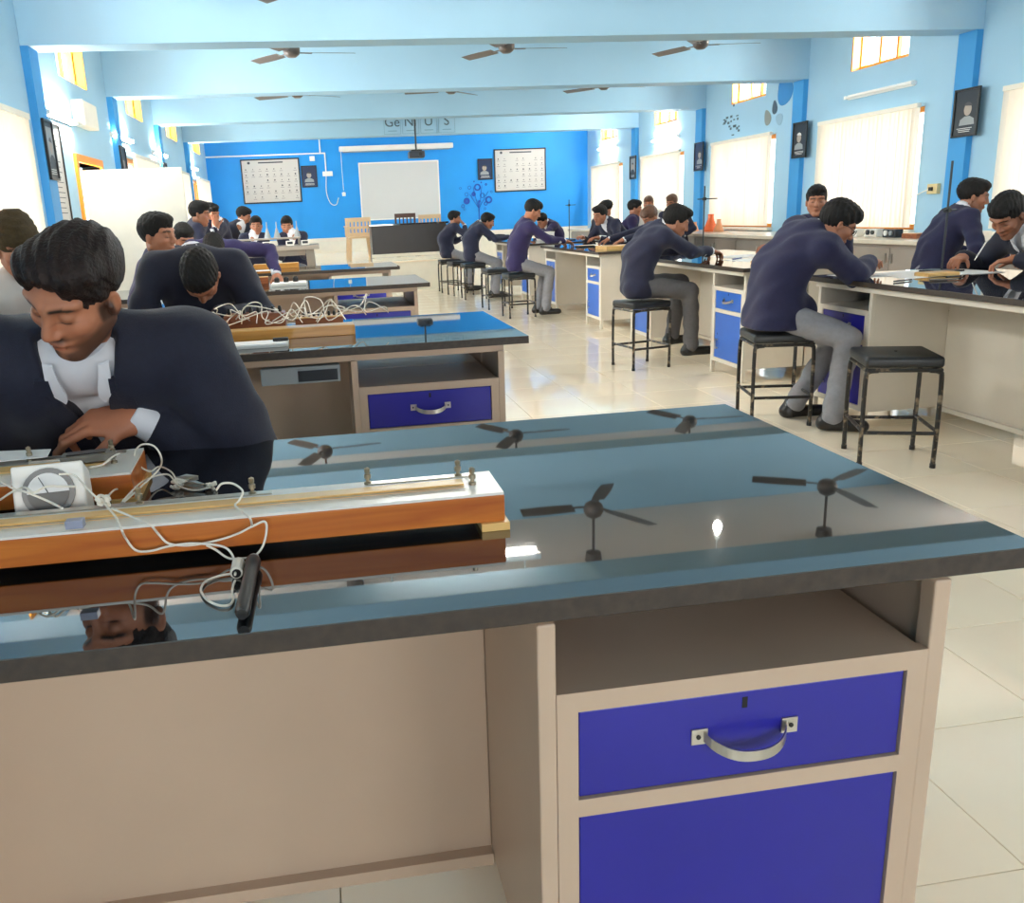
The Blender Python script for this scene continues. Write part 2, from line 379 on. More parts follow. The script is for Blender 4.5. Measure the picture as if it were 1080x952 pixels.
# ------------------------------------------------------------------ tube lamps
def tube_lamp(x, s, y, z, L, lit, label):
    r = thing('tube_light', label, 'lamp', (x, y, z), 0, 'wall tube lights')
    MB().box(-.03 if s > 0 else 0, 0 if s > 0 else .03, -L/2, L/2, -.03, .03).obj('fixture', M_white, r, bevel=.004)
    MB().cyl((-s*.05, -L/2+.03, 0), (-s*.05, L/2-.03, 0), .016, 12).obj('lamp_tube', M_tube if lit else M_white, r)
    for e in (-1, 1): MB().box(-.07 if s > 0 else 0, 0 if s > 0 else .07, e*(L/2)-.02, e*(L/2)+.02, -.02, .02).obj('end_cap', M_white, r)
tube_lamp(XR, 1, 10.1, 2.53, 1.25, False, 'unlit white tube light above largest window blind on right wall')
tube_lamp(XR, 1, 16.64, 2.55, 1.2, True, 'lit tube light above the third window blind, right wall')
tube_lamp(XR, 1, 20.05, 2.65, 1.2, True, 'lit tube light above farthest window blind, right wall')
tube_lamp(XL, -1, 9.35, 2.40, .95, True, 'lit tube light nearest on left wall, above the white poster')
tube_lamp(XL, -1, 12.2, 2.46, 1.1, True, 'lit tube light on left wall between first and second far beams')
tube_lamp(XL, -1, 15.0, 2.46, 1.1, True, 'lit tube light farthest away on left wall')
tube_lamp(XL, -1, 18.9, 2.46, 1.1, True, 'lit tube light in the far bay of left wall')
tube_lamp(XL, -1, 6.2, 2.5, 1.2, True, 'lit tube light on left wall over the near window')
def pendant(x, y, z):
    r = thing('pendant_tube_light', 'lit tube light hung below the ceiling, mirrored in near granite worktop', 'lamp', (x, y, z))
    MB().box(-.62, .62, -.03, .03, 0, .05).obj('fixture', M_white, r, bevel=.004)
    MB().cyl((-.58, 0, -.02), (.58, 0, -.02), .016, 12).obj('lamp_tube', M_tube, r)
    for e in (-.5, .5): MB().cyl((e, 0, .05), (e, 0, ZC-z), .006, 8).obj('hanger', M_white, r)
pendant(.85, 5.78, 2.85)
r = thing('hanging_bulb', 'small bright bulb hanging by the beam, mirrored in near granite worktop', 'lamp', (2.98, 6.0, 2.9))
MB().lathe([(0, -.05), (.02, -.045), (.032, -.02), (.03, 0), (.016, .03), (.012, .04)], (0, 0, 0), 16).obj('bulb', M_tube, r, smooth=True)
MB().cyl((0, 0, .04), (0, 0, .09), .018, 12).obj('holder', M_white, r); MB().cyl((0, 0, .09), (0, 0, ZC-2.9), .004, 6).obj('flex', M_white, r)
# ------------------------------------------------------------------ ceiling fans
M_fan = mat('fan_grey_brown', (92, 84, 80), .35, var=.06)
def fan_parts(r):
    mb = MB(); mb.lathe([(.0, -.085), (.045, -.085), (.08, -.06), (.092, -.03), (.092, .01), (.07, .05), (.025, .08), (.0, .08)], (0, 0, 0), 24); mb.obj('motor', M_fan, r, smooth=True)
    MB().cyl((0, 0, .06), (0, 0, ZC-ZFAN), .013, 10).obj('down_rod', M_fan, r)
    MB().lathe([(.02, 0), (.07, .02), (.08, .10)], (0, 0, ZC-ZFAN-.1), 16).obj('canopy', M_fan, r, smooth=True)
    for k in range(3):
        mb = MB(); mb.box(.09, .22, -.018, .018, -.045, -.037)
        b = len(mb.v); N = 9
        for i in range(N):
            t = i/(N-1); x = .19+t*.5; w = .062+.014*math.sin(t*3.1); tw = .012
            mb.v += [(x, -w, -.04-tw), (x, w, -.04+tw), (x, w, -.036+tw), (x, -w, -.036-tw)]
        for i in range(N-1):
            for q in range(4):
                q2 = (q+1) % 4; mb.f.append([b+i*4+q, b+(i+1)*4+q, b+(i+1)*4+q2, b+i*4+q2]); mb.mi.append(0)
        mb.f.append([b, b+1, b+2, b+3]); mb.f.append([b+(N-1)*4+q for q in (3, 2, 1, 0)]); mb.mi += [0, 0]
        o = mb.obj('blade', M_fan, r, smooth=True); o.rotation_euler = (0, 0, math.radians(120*k))
ZFAN = 3.12
first = thing('ceiling_fan', 'x', 'fan', (0, 0, 0), 0, 'ceiling fans'); fan_parts(first)
FANS = [(-.1, 10.1, 8, 'left fan of the row just past the nearest beam'), (2.28, 10.1, 2, 'middle fan of the row just past the nearest beam'), (4.58, 10.1, -4, 'right fan of the row just past the nearest beam'),
        (.1, 7.25, 5, 'left fan of the row above the near benches'), (2.36, 7.25, 60, 'middle fan of the row above the near benches, mirrored in granite'), (4.72, 7.25, 30, 'right fan of the row above the near benches, mirrored in granite'),
        (-.1, 13.3, 30, 'left fan of the second row past the nearest beam'), (2.15, 13.3, 50, 'middle fan of the second row past the nearest beam'), (4.5, 13.3, 12, 'right fan of the second row past the nearest beam')]
for i, (x, y, a, lb) in enumerate(FANS):
    o = first if i == 0 else copy_tree(first)
    o.location = (x, y, ZFAN); o.rotation_euler = (0, 0, math.radians(a)); o['label'] = 'grey-brown ceiling fan, '+lb
# ------------------------------------------------------------------ framed prints
def ellipse(cx, cz, rx, rz, n=20, a0=0, a1=360):
    return [(cx+rx*math.cos(math.radians(a0+(a1-a0)*k/n)), cz+rz*math.sin(math.radians(a0+(a1-a0)*k/n))) for k in range(n)]
M_pbk = mat('print_dark', (28, 36, 44), .4); M_pbn = mat('print_navy', (30, 44, 78), .4); M_pgr = mat('print_grey', (150, 156, 158), .4); M_plt = mat('print_light', (222, 222, 214), .4); M_psk = mat('print_skin', (170, 158, 146), .4)
M_pdk = mat('print_charcoal', (64, 64, 66), .4); M_ink = mat('print_ink', (70, 72, 80), .5); M_chart = mat('chart_paper', (200, 197, 192), .35)
def picture(label, origin, rot, w, h, style, cat='picture', seed=0, group=None):
    """flat print in a frame; local x across, z up, facing -y"""
    rnd = random.Random(seed)
    r = thing('framed_portrait' if style != 'chart' else 'framed_chart', label, cat, origin, rot, group)
    fw = .022 if style != 'chart' else .03
    mb = MB(); mb.box(-w/2, w/2, -.025, 0, h/2-fw, h/2).box(-w/2, w/2, -.025, 0, -h/2, -h/2+fw).box(-w/2, -w/2+fw, -.025, 0, -h/2+fw, h/2-fw).box(w/2-fw, w/2, -.025, 0, -h/2+fw, h/2-fw)
    mb.obj('frame', M_black, r, bevel=.003)
    MB().box(-w/2+fw, w/2-fw, -.012, -.002, -h/2+fw, h/2-fw).obj('print', {'chart': M_chart, 'navy': M_pbn, 'poster': M_chart}.get(style, M_pbk), r)
    P = lambda pts, d=.013: [(x, -d, z) for x, z in pts]
    if style in ('dark', 'navy', 'light'):
        if style == 'light': MB().poly(P([(-w*.36, -h*.2), (w*.36, -h*.2), (w*.36, h*.38), (-w*.36, h*.38)], .0125)).obj('backdrop', M_pgr, r)
        cx = w*rnd.uniform(-.06, .1); hz = h*.06
        MB().poly(P([(cx-w*.30, -h*.26), (cx+w*.30, -h*.26), (cx+w*.27, -h*.14), (cx+w*.1, -h*.08), (cx-w*.1, -h*.08), (cx-w*.27, -h*.14)], .0135)).obj('figure', M_pgr if style != 'light' else M_pbk, r)
        MB().poly(P(ellipse(cx, hz, w*.15, h*.13), .014)).obj('figure', M_psk, r)
        MB().poly(P(ellipse(cx, hz+h*.045, w*.165, h*.105, 14, 10, 170), .0145)).obj('figure', M_plt if seed == 1 else M_pdk, r)
        mb = MB()
        for k in range(3):
            ww = w*rnd.uniform(.18, .34); z = -h*.33-k*h*.035; mb.poly(P([(-ww, z), (ww, z), (ww, z+h*.012), (-ww, z+h*.012)], .014))
        mb.obj('lettering', M_plt, r)['kind'] = 'stuff'
    elif style == 'chart':
        mb = MB(); ty = h*.40
        mb.poly(P([(-w*.2, ty), (w*.22, ty), (w*.22, ty+h*.03), (-w*.2, ty+h*.03)])); mb.poly(P(ellipse(-w*.36, ty+h*.015, w*.025, h*.03)))
        for i in range(8):
            for j in range(6):
                if rnd.random() < .12: continue
                x = -w*.42+i*w*.12; z = h*.27-j*h*.125; a = rnd.uniform(.5, 1)
                mb.poly(P([(x-.018*a, z-.02*a), (x+.02*a, z-.016*a), (x+.012*a, z+.022*a), (x-.014*a, z+.018*a)]))
                mb.poly(P([(x-.04, z-.05), (x+.04, z-.05), (x+.04, z-.043), (x-.04, z-.043)]))
        mb.obj('lettering', M_ink, r)['kind'] = 'stuff'
    elif style == 'poster':
        mb = MB()
        for k in range(16):
            ww = w*rnd.uniform(.2, .36); z = h*.38-k*h*.048; mb.poly(P([(-w*.36, z), (-w*.36+ww*2, z), (-w*.36+ww*2, z+h*.008), (-w*.36, z+h*.008)]))
        mb.obj('lettering', M_ink, r)['kind'] = 'stuff'
    return r
R90 = math.radians(-90)   # facing -x (right wall): local -y -> -x
for i, (y, st) in enumerate([(8.53, 'dark'), (11.71, 'dark'), (14.98, 'navy'), (18.24, 'light')]):
    picture('dark framed portrait poster on blue pillar of right wall, '+['nearest and largest', 'second from the camera', 'third from the camera, bluish', 'fourth and farthest, pale'][i],
            (XR-.071 if i else XR-.071, y, 2.105), R90, .36, .48, st, seed=i, group='portraits on the right pillars')
L90 = math.radians(90)
picture('narrow framed print on blue pillar, near end of left wall', (XL+.071, 8.66, 2.045), L90, .27, .53, 'light', seed=5)
picture('tall white poster in thin black frame beside the open door', (XL+.001, 9.06, 1.83), L90, .46, 1.0, 'poster', 'poster', seed=6)
picture('small dark framed print on left wall pillar beyond the door', (XL+.071, 11.84, 2.1), L90, .3, .46, 'dark', seed=7)
picture('small dark framed print on far left pillar near the stage', (XL+.071, 15.05, 2.1), L90, .3, .46, 'light', seed=8)
MB().box(0, .12, -.3, .3, -.13, .13).obj('wall_speaker', M_cream, None, bevel=.012, loc=(XL, 10.26, 2.52))
tag(COL.objects['wall_speaker'], 'cream wall box mounted above the door on left wall', 'box')
picture('wide framed chart with small drawings on azure wall, left one', (-.945, YF, 2.27), 0, 1.38, 1.02, 'chart', 'chart', 11)
picture('wide framed chart on azure wall, right of the tree decal', (5.16, YF, 2.30), 0, 1.32, 1.02, 'chart', 'chart', 12)
picture('small dark framed portrait beside the left chart on azure wall', (-.04, YF, 2.34), 0, .37, .5, 'navy', seed=13)
picture('small dark framed portrait beside the right chart on azure wall', (4.27, YF, 2.35), 0, .37, .5, 'navy', seed=14)
# whiteboard, roller screen, projector
r = thing('whiteboard', 'blank white board hung centrally on the azure front wall', 'whiteboard', (2.13, YF, 1.93))
MB().box(-.95, .95, -.025, 0, -.65, .65).obj('board_panel', mat('board_white', (206, 208, 208), .3, var=.015, vscale=2), r)
mb = MB(); mb.box(-.98, .98, -.035, 0, .65, .68).box(-.98, .98, -.035, 0, -.68, -.65).box(-.98, -.95, -.035, 0, -.65, .65).box(.95, .98, -.035, 0, -.65, .65); mb.obj('board_frame', M_white, r)
r = thing('projection_screen', 'rolled-up white projector screen case above the whiteboard', 'screen', (2.09, YF-.12, 2.93))
MB().box(-1.38, 1.38, -.06, .06, -.06, .06).obj('screen_case', M_white, r, bevel=.02)
MB().cyl((-1.3, 0, -.075), (1.3, 0, -.075), .012).obj('bottom_bar', M_pgr, r)
for e in (-1.2, 1.2): MB().box(e-.02, e+.02, .06, .12, -.03, .03).obj('bracket', M_white, r)
MB().tube([(-1.34, -.02, -.06), (-1.345, -.02, -.5), (-1.34, -.02, -.95)], .006).obj('pull_cord', M_wire, r)
MB().lathe([(.0, -.08), (.04, -.08), (.045, 0), (.0, .02)], (-1.34, -.02, -1.0), 10).obj('pull_handle', M_white, r)
r = thing('projector', 'dark ceiling-mounted projector hanging in front of the whiteboard', 'projector', (2.0, 16.8, 2.43))
MB().box(-.15, .15, -.13, .13, -.06, .06).obj('body', mat('projector_grey', (58, 62, 70), .4), r, bevel=.02)
MB().cyl((.06, -.15, 0), (.06, -.12, 0), .035).obj('lens', M_black, r); MB().box(-.1, .1, -.09, .09, .06, .085).obj('mount_plate', M_black, r)
MB().cyl((0, 0, .08), (0, 0, ZC-2.43), .018, 10).obj('mount_rod', M_pbk, r)
# wall conduit, socket and hanging cable
r = thing('wall_conduit', 'thin white conduit with junction boxes and looped cable on azure wall', 'conduit', (0, YF, 0))
mb = MB(); mb.box(XL, .38, -.025, 0, 2.845, 2.875).box(.245, .275, -.025, 0, 2.86, 3.5).box(.35, .38, -.025, 0, 2.42, 2.85); mb.obj('pipe', M_white, r)
MB().box(.28, .52, -.06, 0, 2.33, 2.44).obj('switch_box', M_white, r, bevel=.008); MB().box(.0, .12, -.05, 0, 2.69, 2.8).obj('junction_box', M_white, r, bevel=.008)
MB().tube(curve_pts([(.36, -.02, 2.33), (.34, -.02, 1.95), (.42, -.02, 1.7), (.55, -.02, 1.66), (.62, -.02, 1.82)]), .009).obj('cable', M_wire, r)
# decals
def text_mesh(s, size, m, ext=.004):
    c = bpy.data.curves.new('t', 'FONT'); c.body = s; c.size = size; c.align_x = 'CENTER'; c.align_y = 'CENTER'; c.extrude = ext
    t = bpy.data.objects.new('t', c); COL.objects.link(t); dg = bpy.context.evaluated_depsgraph_get(); me = bpy.data.meshes.new_from_object(t.evaluated_get(dg))
    bpy.data.objects.remove(t); me.materials.clear(); me.materials.append(m); return me
M_slate = mat('decal_slate', (70, 92, 108), .5); M_lineb = mat('decal_outline', (120, 160, 184), .5)
r = thing('beam_lettering', 'slate lettering in four element tiles across the farthest beam', 'lettering', (2.25, BEAMS[-1]-.004, 3.1))
for k, s in enumerate(['Ge', 'Ni', 'U', 'S']):
    x = -.55+k*.37; o = link('letter', text_mesh(s, .26, M_slate), r, (x, 0, .05), (math.radians(90), 0, 0))
    mb = MB(); w = .165
    mb.box(x-w, x+w, -.003, .003, -.175, -.168).box(x-w-.004, x-w+.003, -.003, .003, -.175, .3).box(x+w-.003, x+w+.004, -.003, .003, -.175, .3).box(x-.09, x+.09, -.003, .003, -.12, -.105).obj('tile_outline', M_lineb, r)
M_dblue = mat('decal_dark_blue', (22, 76, 178), .5)
r = thing('tree_decal', 'dark blue circle-tree sticker on azure wall under the right portrait', 'wall sticker', (4.08, YF-.009, 1.57)); mb = MB(); rnd = random.Random(3)
mb.box(-.012, .012, -.003, .002, -.6, .0)
for (a, b) in ((.25, .28), (-.22, .22), (.1, .45), (-.12, .4)): mb.tube([(0, 0, -.15), (a*.6, 0, b*.3), (a, 0, b*.9)], .006, 5)
mb.obj('trunk', M_dblue, r)
for (x, z, R, w) in [(-.02, .36, .085, .035), (.26, .05, .09, .04), (-.3, .04, .08, .07), (-.12, .2, .055, .05), (.1, .16, .06, .015), (-.3, .2, .05, .012), (.18, -.04, .05, .02), (-.22, .36, .045, .012), (.2, .42, .03, .02), (-.1, .5, .02, .02), (.08, .47, .02, .02), (-.4, -.08, .045, .015), (.33, .24, .03, .01), (-.45, .35, .03, .01), (.02, .02, .03, .03), (-.36, -.16, .03, .01), (.16, -.16, .03, .01)]:
    mb = MB(); n = 18; b = 0; ri = max(0, R-w)
    for k in range(n):
        a = 2*math.pi*k/n; a2 = 2*math.pi*(k+1)/n
        if ri > .004: mb.poly([(x+R*math.cos(a), -.002, z+R*math.sin(a)), (x+R*math.cos(a2), -.002, z+R*math.sin(a2)), (x+ri*math.cos(a2), -.002, z+ri*math.sin(a2)), (x+ri*math.cos(a), -.002, z+ri*math.sin(a))])
        else: mb.poly([(x, -.002, z), (x+R*math.cos(a), -.002, z+R*math.sin(a)), (x+R*math.cos(a2), -.002, z+R*math.sin(a2))])
    mb.obj('circle', M_dblue, r)
# right wall stickers, second bay
r = thing('word_cloud_sticker', 'round dark word sticker on right wall beside second clerestory window', 'wall sticker', (XR-.003, 13.95, 2.56)); rnd = random.Random(9)
for k in range(22):
    a = rnd.uniform(0, 6.28); q = .30*math.sqrt(rnd.random()); y, z = q*math.cos(a)*1.2, q*math.sin(a); w = rnd.uniform(.02, .05); h = rnd.uniform(.008, .02)
    MB().box(-.002, .001, y-w, y+w, z-h, z+h).obj('word', M_slate, r)
r = thing('leaf_sticker', 'large blue and grey leaf-shaped sticker on right wall by the second pillar', 'wall sticker', (XR-.003, 12.32, 2.72))
def leaf(cy, cz, a, L, w, m):
    pts = []
    for k in range(24):
        t = 2*math.pi*k/24; y = L*math.cos(t); z = w*math.sin(t)*(1-.35*math.cos(t)); ca, sa = math.cos(a), math.sin(a)
        pts.append((0, cy+y*ca-z*sa, cz+y*sa+z*ca))
    MB().prism(pts, (-.003, 0, 0)).obj('leaf', m, r)
leaf(.0, .14, math.radians(68), .22, .2, mat('decal_blue', (46, 132, 198), .5)); leaf(.26, -.08, math.radians(80), .1, .07, M_slate); leaf(.46, -.2, math.radians(60), .12, .09, mat('decal_taupe', (134, 140, 136), .5)); leaf(.12, -.26, math.radians(20), .1, .08, mat('decal_mist', (140, 176, 200), .5))
# wall sockets on the right wall
for (u, v, nm) in [(986, 199, 'beige wall socket with plugged cord between two right blinds')]:
    p = atX(u, v, XR-.01); r = thing('wall_socket', nm, 'socket', tuple(p))
    MB().box(-.04, .01, -.08, .08, -.055, .055).obj('plate', mat('socket_beige', (226, 206, 150), .4), r, bevel=.006)
    MB().box(-.06, -.04, -.02, .03, -.02, .02).obj('plug', M_black, r)
    MB().tube(curve_pts([(-.05, .03, 0), (-.05, .2, -.05), (-.02, .5, -.12)]), .006).obj('cord', M_wire, r)
# ================================================================== laboratory benches
TOPZ = .85
def lab_table(name, label, group, loc, rot, L, D, cw, inset, mb_blue, mbody, far_side=True, yr=.03):
    r = thing(name, label, 'lab table', loc, rot, group)
    m = MB().box(0, L, 0, D, .82, TOPZ); m.mi = [1, 0, 1, 1, 1, 1]; m.obj('worktop', [M_gran, M_gedge], r, bevel=.0012, seg=1)
    ym = D/2
    mb = MB()
    mb.box(inset, L-inset, yr, yr+.03, .788, .82).box(inset, L-inset, D-yr-.03, D-yr, .788, .82).box(inset, inset+.03, yr+.03, D-yr-.03, .788, .82).box(L-inset-.03, L-inset, yr+.03, D-yr-.03, .788, .82)
    mb.obj('apron', mbody, r)
    MB().box(inset+cw, L-inset-cw, ym-.006, ym+.006, .11, .80).obj('knee_panel', mbody, r)
    MB().box(inset+cw, L-inset-cw, ym-.03, ym-.006, .085, .11).obj('foot_rail', mbody, r)
    sides = [(0, 1)] + ([(1, -1)] if far_side else [])
    for far, sg in sides:
        Y = (lambda t: t) if not far else (lambda t: D-t)
        def bx(m, x0, x1, a, b, z0, z1):
            p, q = sorted((Y(a), Y(b))); return m.box(x0, x1, p, q, z0, z1)
        for ci, xa in enumerate((inset, L-inset-cw)):
            xb = xa+cw; f = .05
            for xp in (xa, xb-.026): bx(MB(), xp, xp+.026, f, f+.03, 0, .79).obj('post', mbody, r, bevel=.003)
            for xp in (xa+.002, xb-.014): bx(MB(), xp, xp+.012, f+.03, ym-.006, .10, .788).obj('side_panel', mbody, r)
            bx(MB(), xa+.014, xb-.032, f+.0201, ym-.006, .672, .684).obj('shelf', mbody, r); bx(MB(), xb-.032, xb-.014, f+.0201, ym-.006, .655, .660).obj('shelf_gap_shade', M_dark, r)  # dark strip painted in for the shade inside the shelf gap
            bx(MB(), xa+.014, xb-.014, f+.03, ym-.006, .10, .112).obj('bottom_panel', mbody, r)
            m = MB(); g = .026; st = .03
            bx(m, xa+g, xb-g, f, f+.02, .654, .684); bx(m, xa+g, xb-g, f, f+.02, .486, .514); bx(m, xa+g, xb-g, f, f+.02, .10, .13)
            bx(m, xa+g, xa+g+st, f, f+.02, .13, .486); bx(m, xb-g-st, xb-g, f, f+.02, .13, .486); bx(m, xa+g, xa+g+st, f, f+.02, .514, .654); bx(m, xb-g-st, xb-g, f, f+.02, .514, .654)
            m.obj('face_frame', mbody, r)
            x0, x1 = xa+g+st+.002, xb-g-st-.002; xm = (x0+x1)/2
            dw = bx(MB(), x0, x1, f+.004, f+.02, .516, .652).obj('drawer', mb_blue, r, bevel=.002)
            hh = .585 if not far else .59; w = .062
            pts = []
            for q in range(23):
                t = -1+q/11; k = max(0., 1-abs(t)**2.4)**.75; pts.append((xm+t*w, Y(f+.002-.034*k), hh+.004-.016*k))
            m = MB()
            for a, b in zip(pts, pts[1:]):
                m.prism([(a[0], a[1], a[2]-.008), (b[0], b[1], b[2]-.008), (b[0], b[1], b[2]+.008), (a[0], a[1], a[2]+.008)], (0, -sg*.003, 0))
            for e in (-1, 1): bx(m, xm+e*(w+.006)-.012, xm+e*(w+.006)+.012, f+.001, f+.004, hh-.008, hh+.016)
            m.obj('handle', M_metal, dw, smooth=False)
            for e in (-1, 1): MB().cyl((xm+e*(w+.008), Y(f+.0015), hh+.004), (xm+e*(w+.008), Y(f-.0005), hh+.004), .0035, 8).obj('screw', M_black, dw)
            bx(MB(), xm-.005, xm+.003, f+.0035, f+.0045, .625, .642).obj('keyhole', M_dark, dw)
            dr_ = bx(MB(), x0, x1, f+.004, f+.02, .132, .484).obj('cupboard_door', mb_blue, r, bevel=.002)
            m = MB(); hx = x0+.05; bx(m, hx-.006, hx+.006, f-.02, f-.012, .20, .28); bx(m, hx-.005, hx+.005, f-.012, f+.005, .202, .212); bx(m, hx-.005, hx+.005, f-.012, f+.005, .268, .278)
            m.obj('handle', M_metal, dr_)
            bx(MB(), x0+.04, x0+.046, f+.0035, f+.0045, .31, .326).obj('keyhole', M_dark, dr_)
    return r
TN = [.941, 3.2, 6.141, 8.392]; TD = .927; TL = 2.45; TXR = [.936, .783, .783, .783]
TLAB = ['black granite lab bench nearest the camera with royal blue drawer', 'second granite lab bench from camera, tangled wires on its top', 'third granite lab bench from the camera in the left column', 'fourth granite lab bench from camera, before the instrument table']
for i in range(4):
    lab_table('lab_table', TLAB[i], 'left column lab benches', (TXR[i]-TL, TN[i], 0), 0, TL, TD, .603, .088, M_blue, M_steel, yr=.062)
RX, RN, RLn, RD = 3.0, [2.53, 5.79, 9.052, 12.31], 2.45, 1.08
RLAB = ['granite lab bench at right edge, beside the empty black stool', 'lab bench with reflection-lightened blue cupboard where student in grey trousers sits', 'third lab bench of right column, drawing board on its near end', 'farthest lab bench of right column, near the stage']
for i in range(4):
    lab_table('lab_table', RLAB[i], 'right column lab benches', (RX, RN[i]+RLn, 0), math.radians(-90), RLn, RD, .53, .06, M_blue if i == 0 else M_blue_washed, M_steelw)
# outlet strip under the second bench
r = thing('outlet_strip', 'grey metal outlet strip under edge of second bench', 'outlet', (-.03, 3.252, .735)); 
MB().box(-.22, .08, 0, .05, -.02, .045).obj('box', M_pgr, r, bevel=.004); MB().box(-.08, .07, -.004, 0, -.012, .03).obj('cover', M_pbk, r)
# ================================================================== stools
def stool_parts(r, h=.555, top=.165, bot=.168):
    m = MB(); t = top+.012; m.box(-t, t, -t, t, h-.055, h); me = m.mesh('seat', M_vinyl, bevel=.017, seg=3, smooth=True)
    for v in me.vertices:
        if v.co.z > h-.03: v.co.z += .006*(1-(v.co.x/t)**2)*(1-(v.co.y/t)**2) - .004*math.exp(-((abs(v.co.x)-.06)**2+(abs(v.co.y)-.06)**2)/.0004)
    link('seat', me, r)
    MB().cyl((0, 0, h-.002), (0, 0, h+.005), .008, 8).obj('tuft_button', M_vinyl, r)
    m = MB(); q = top
    pts = [(-q, -q), (q, -q), (q, q), (-q, q)]
    for (a, b), (c, d) in zip(pts, pts[1:]+pts[:1]): m.tube([(a, b, h-.066), (c, d, h-.066)], .0105, 8)
    m.obj('seat_frame', M_worn, r)
    for sx in (-1, 1):
        for sy in (-1, 1):
            MB().tube(curve_pts([(sx*(top-.05), sy*top, h-.068), (sx*(top-.008), sy*(top), h-.075), (sx*(top+.004), sy*(top+.002), h-.11), (sx*(bot+.002), sy*(bot+.002), .2), (sx*bot, sy*bot, .012)], 5), .0115, 8).obj('leg', M_worn, r, smooth=True)
            MB().cyl((sx*bot, sy*bot, 0), (sx*bot, sy*bot, .022), .014, 10).obj('foot_cap', M_black, r)
    z = .175
    for s in (-1, 1):
        MB().cyl((-bot, s*bot, z), (bot, s*bot, z), .0095, 8).obj('stretcher', M_worn, r)
        MB().cyl((s*bot, -bot, z+.012), (s*bot, bot, z+.012), .0095, 8).obj('stretcher', M_worn, r)
st0 = thing('stool', 'x', 'stool', (0, 0, 0), 0, 'black stools along the aisle'); stool_parts(st0)
STOOLS = [(2.823, 3.846, -21, 'empty black square stool with worn legs, nearest at right'), (2.70, 4.77, -13, 'black stool under the student in long navy blazer'),
          (2.636, 6.82, 10, 'black stool under the student in grey trousers and navy jumper'), (2.51, 10.76, 3, 'black stool under the student in purple-navy jumper at third bench'),
          (2.46, 11.9, 5, 'empty black stool between the two seated students beyond third bench'), (2.42, 13.5, 0, 'black stool under the hunched student at the farthest bench'),
          (2.33, 14.25, 8, 'empty black stool between the two farthest aisle students'), (2.26, 14.95, 0, 'black stool under student holding hand to mouth'),
          (-.45, 2.22, 0, 'stool hidden behind near bench under the writing student'), (-.58, 4.42, 0, 'stool behind second bench under the bowed student'), (-.82, 7.35, 0, 'stool behind third bench under bowed student in purple'),
          (-.98, 5.25, 15, 'stool between second and third bench under purple-jumper student'), (-1.36, 4.3, 0, 'stool at left under the student in olive cap'), (-1.15, 8.05, 0, 'stool behind third bench near left wall'),
          (4.52, 4.55, 0, 'stool on window side of nearest right bench'), (4.45, 6.95, 0, 'stool on window side of second right bench'), (4.72, 6.05, 20, 'stool near counter under student looking right'),
          (4.25, 11.6, 0, 'stool on window side of third right bench'), (4.42, 10.2, 0, 'stool window side of third right bench, near end'), (4.28, 12.42, 0, 'stool window side of farthest right bench, near end'), (4.35, 15.3, 0, 'stool at far end of farthest right bench'),
          (4.76, 12.97, 0, 'stool by the counter under purple-clad student near farthest bench'), (5.62, 14.2, 0, 'stool by counter, left of the two brown-haired heads'), (5.75, 13.3, 0, 'stool by counter, right of the two brown-haired heads'),
          (-.85, 12.47, 0, 'stool behind instrument table, left'), (-.32, 12.5, 0, 'stool behind instrument table, right')]
for i, (x, y, a, lb) in enumerate(STOOLS):
    o = st0 if i == 0 else copy_tree(st0)
    o.location = (x, y, 0); o.rotation_euler = (0, 0, math.radians(a)); o['label'] = lb
# ================================================================== counter along the window wall
M_ctop = mat('counter_stone', (214, 204, 186), .25, var=.06, vscale=12); M_cfront = mat('counter_front_grey', (150, 140, 130), .5, var=.05, vscale=4)
ct = MB().box(6.0, XR-.016, 2.2, 20.4, .80, .845).obj('counter_top', M_ctop, None, bevel=.005)
tag(ct, 'long cream stone counter top below the right window blinds', 'counter')
UN = ['first base cabinet from camera', 'second base cabinet', 'third base cabinet', 'fourth base cabinet', 'fifth base cabinet', 'sixth base cabinet', 'seventh base cabinet', 'eighth base cabinet', 'ninth base cabinet', 'tenth base cabinet', 'eleventh base cabinet', 'twelfth base cabinet', 'last base cabinet']
for k in range(13):
    y0 = 2.25+k*1.39; r = thing('base_cabinet', f'grey-brown {UN[k]} under the window counter', 'cabinet', (6.06, y0+.69, 0), 0, 'counter base cabinets')
    MB().box(.02, .80, -.688, .688, 0, .80).obj('body', M_cfront, r)
    for e in (-1, 1):
        d = MB().box(0, .019, min(e*.005, e*.68), max(e*.005, e*.68), .08, .76).obj('door', M_cfront, r, bevel=.003)
        MB().box(-.018, 0, e*.05-.006, e*.05+.006, .6, .7).obj('handle', M_metal, d)
# ================================================================== instrument table before the stage
M_tgrey = mat('table_grey', (122, 116, 106), .4, var=.05); M_tgtop = mat('table_top_grey', (150, 142, 130), .35, var=.05)
r = thing('instrument_table', 'grey steel table with raised shelf, students seated behind it', 'table', (-.95, 11.35, 0))
MB().box(-.98, .98, -.38, .38, .97, 1.02).obj('tabletop', M_tgtop, r, bevel=.006)
for sx in (-1, 1):
    for sy in (-1, 1):
        m = MB(); x, y = sx*.86, sy*.3; m.prism([(x-.05, y-.05, .97), (x+.05, y-.05, .97), (x+.05, y+.05, .97), (x-.05, y+.05, .97)], (sx*.04, sy*.02, -.97)); m.obj('leg', M_tgrey, r, bevel=.006)
for sy in (-.3, .3): MB().box(-.8, .8, sy-.015, sy+.015, .90, .97).obj('apron', M_tgrey, r)
MB().box(-.9, .75, .0, .3, 1.10, 1.12).obj('raised_shelf', M_tgtop, r, bevel=.003)
for x in (-.88, -.1, .73): MB().box(x-.012, x+.012, .0, .3, 1.02, 1.10).obj('shelf_support', M_tgrey, r)
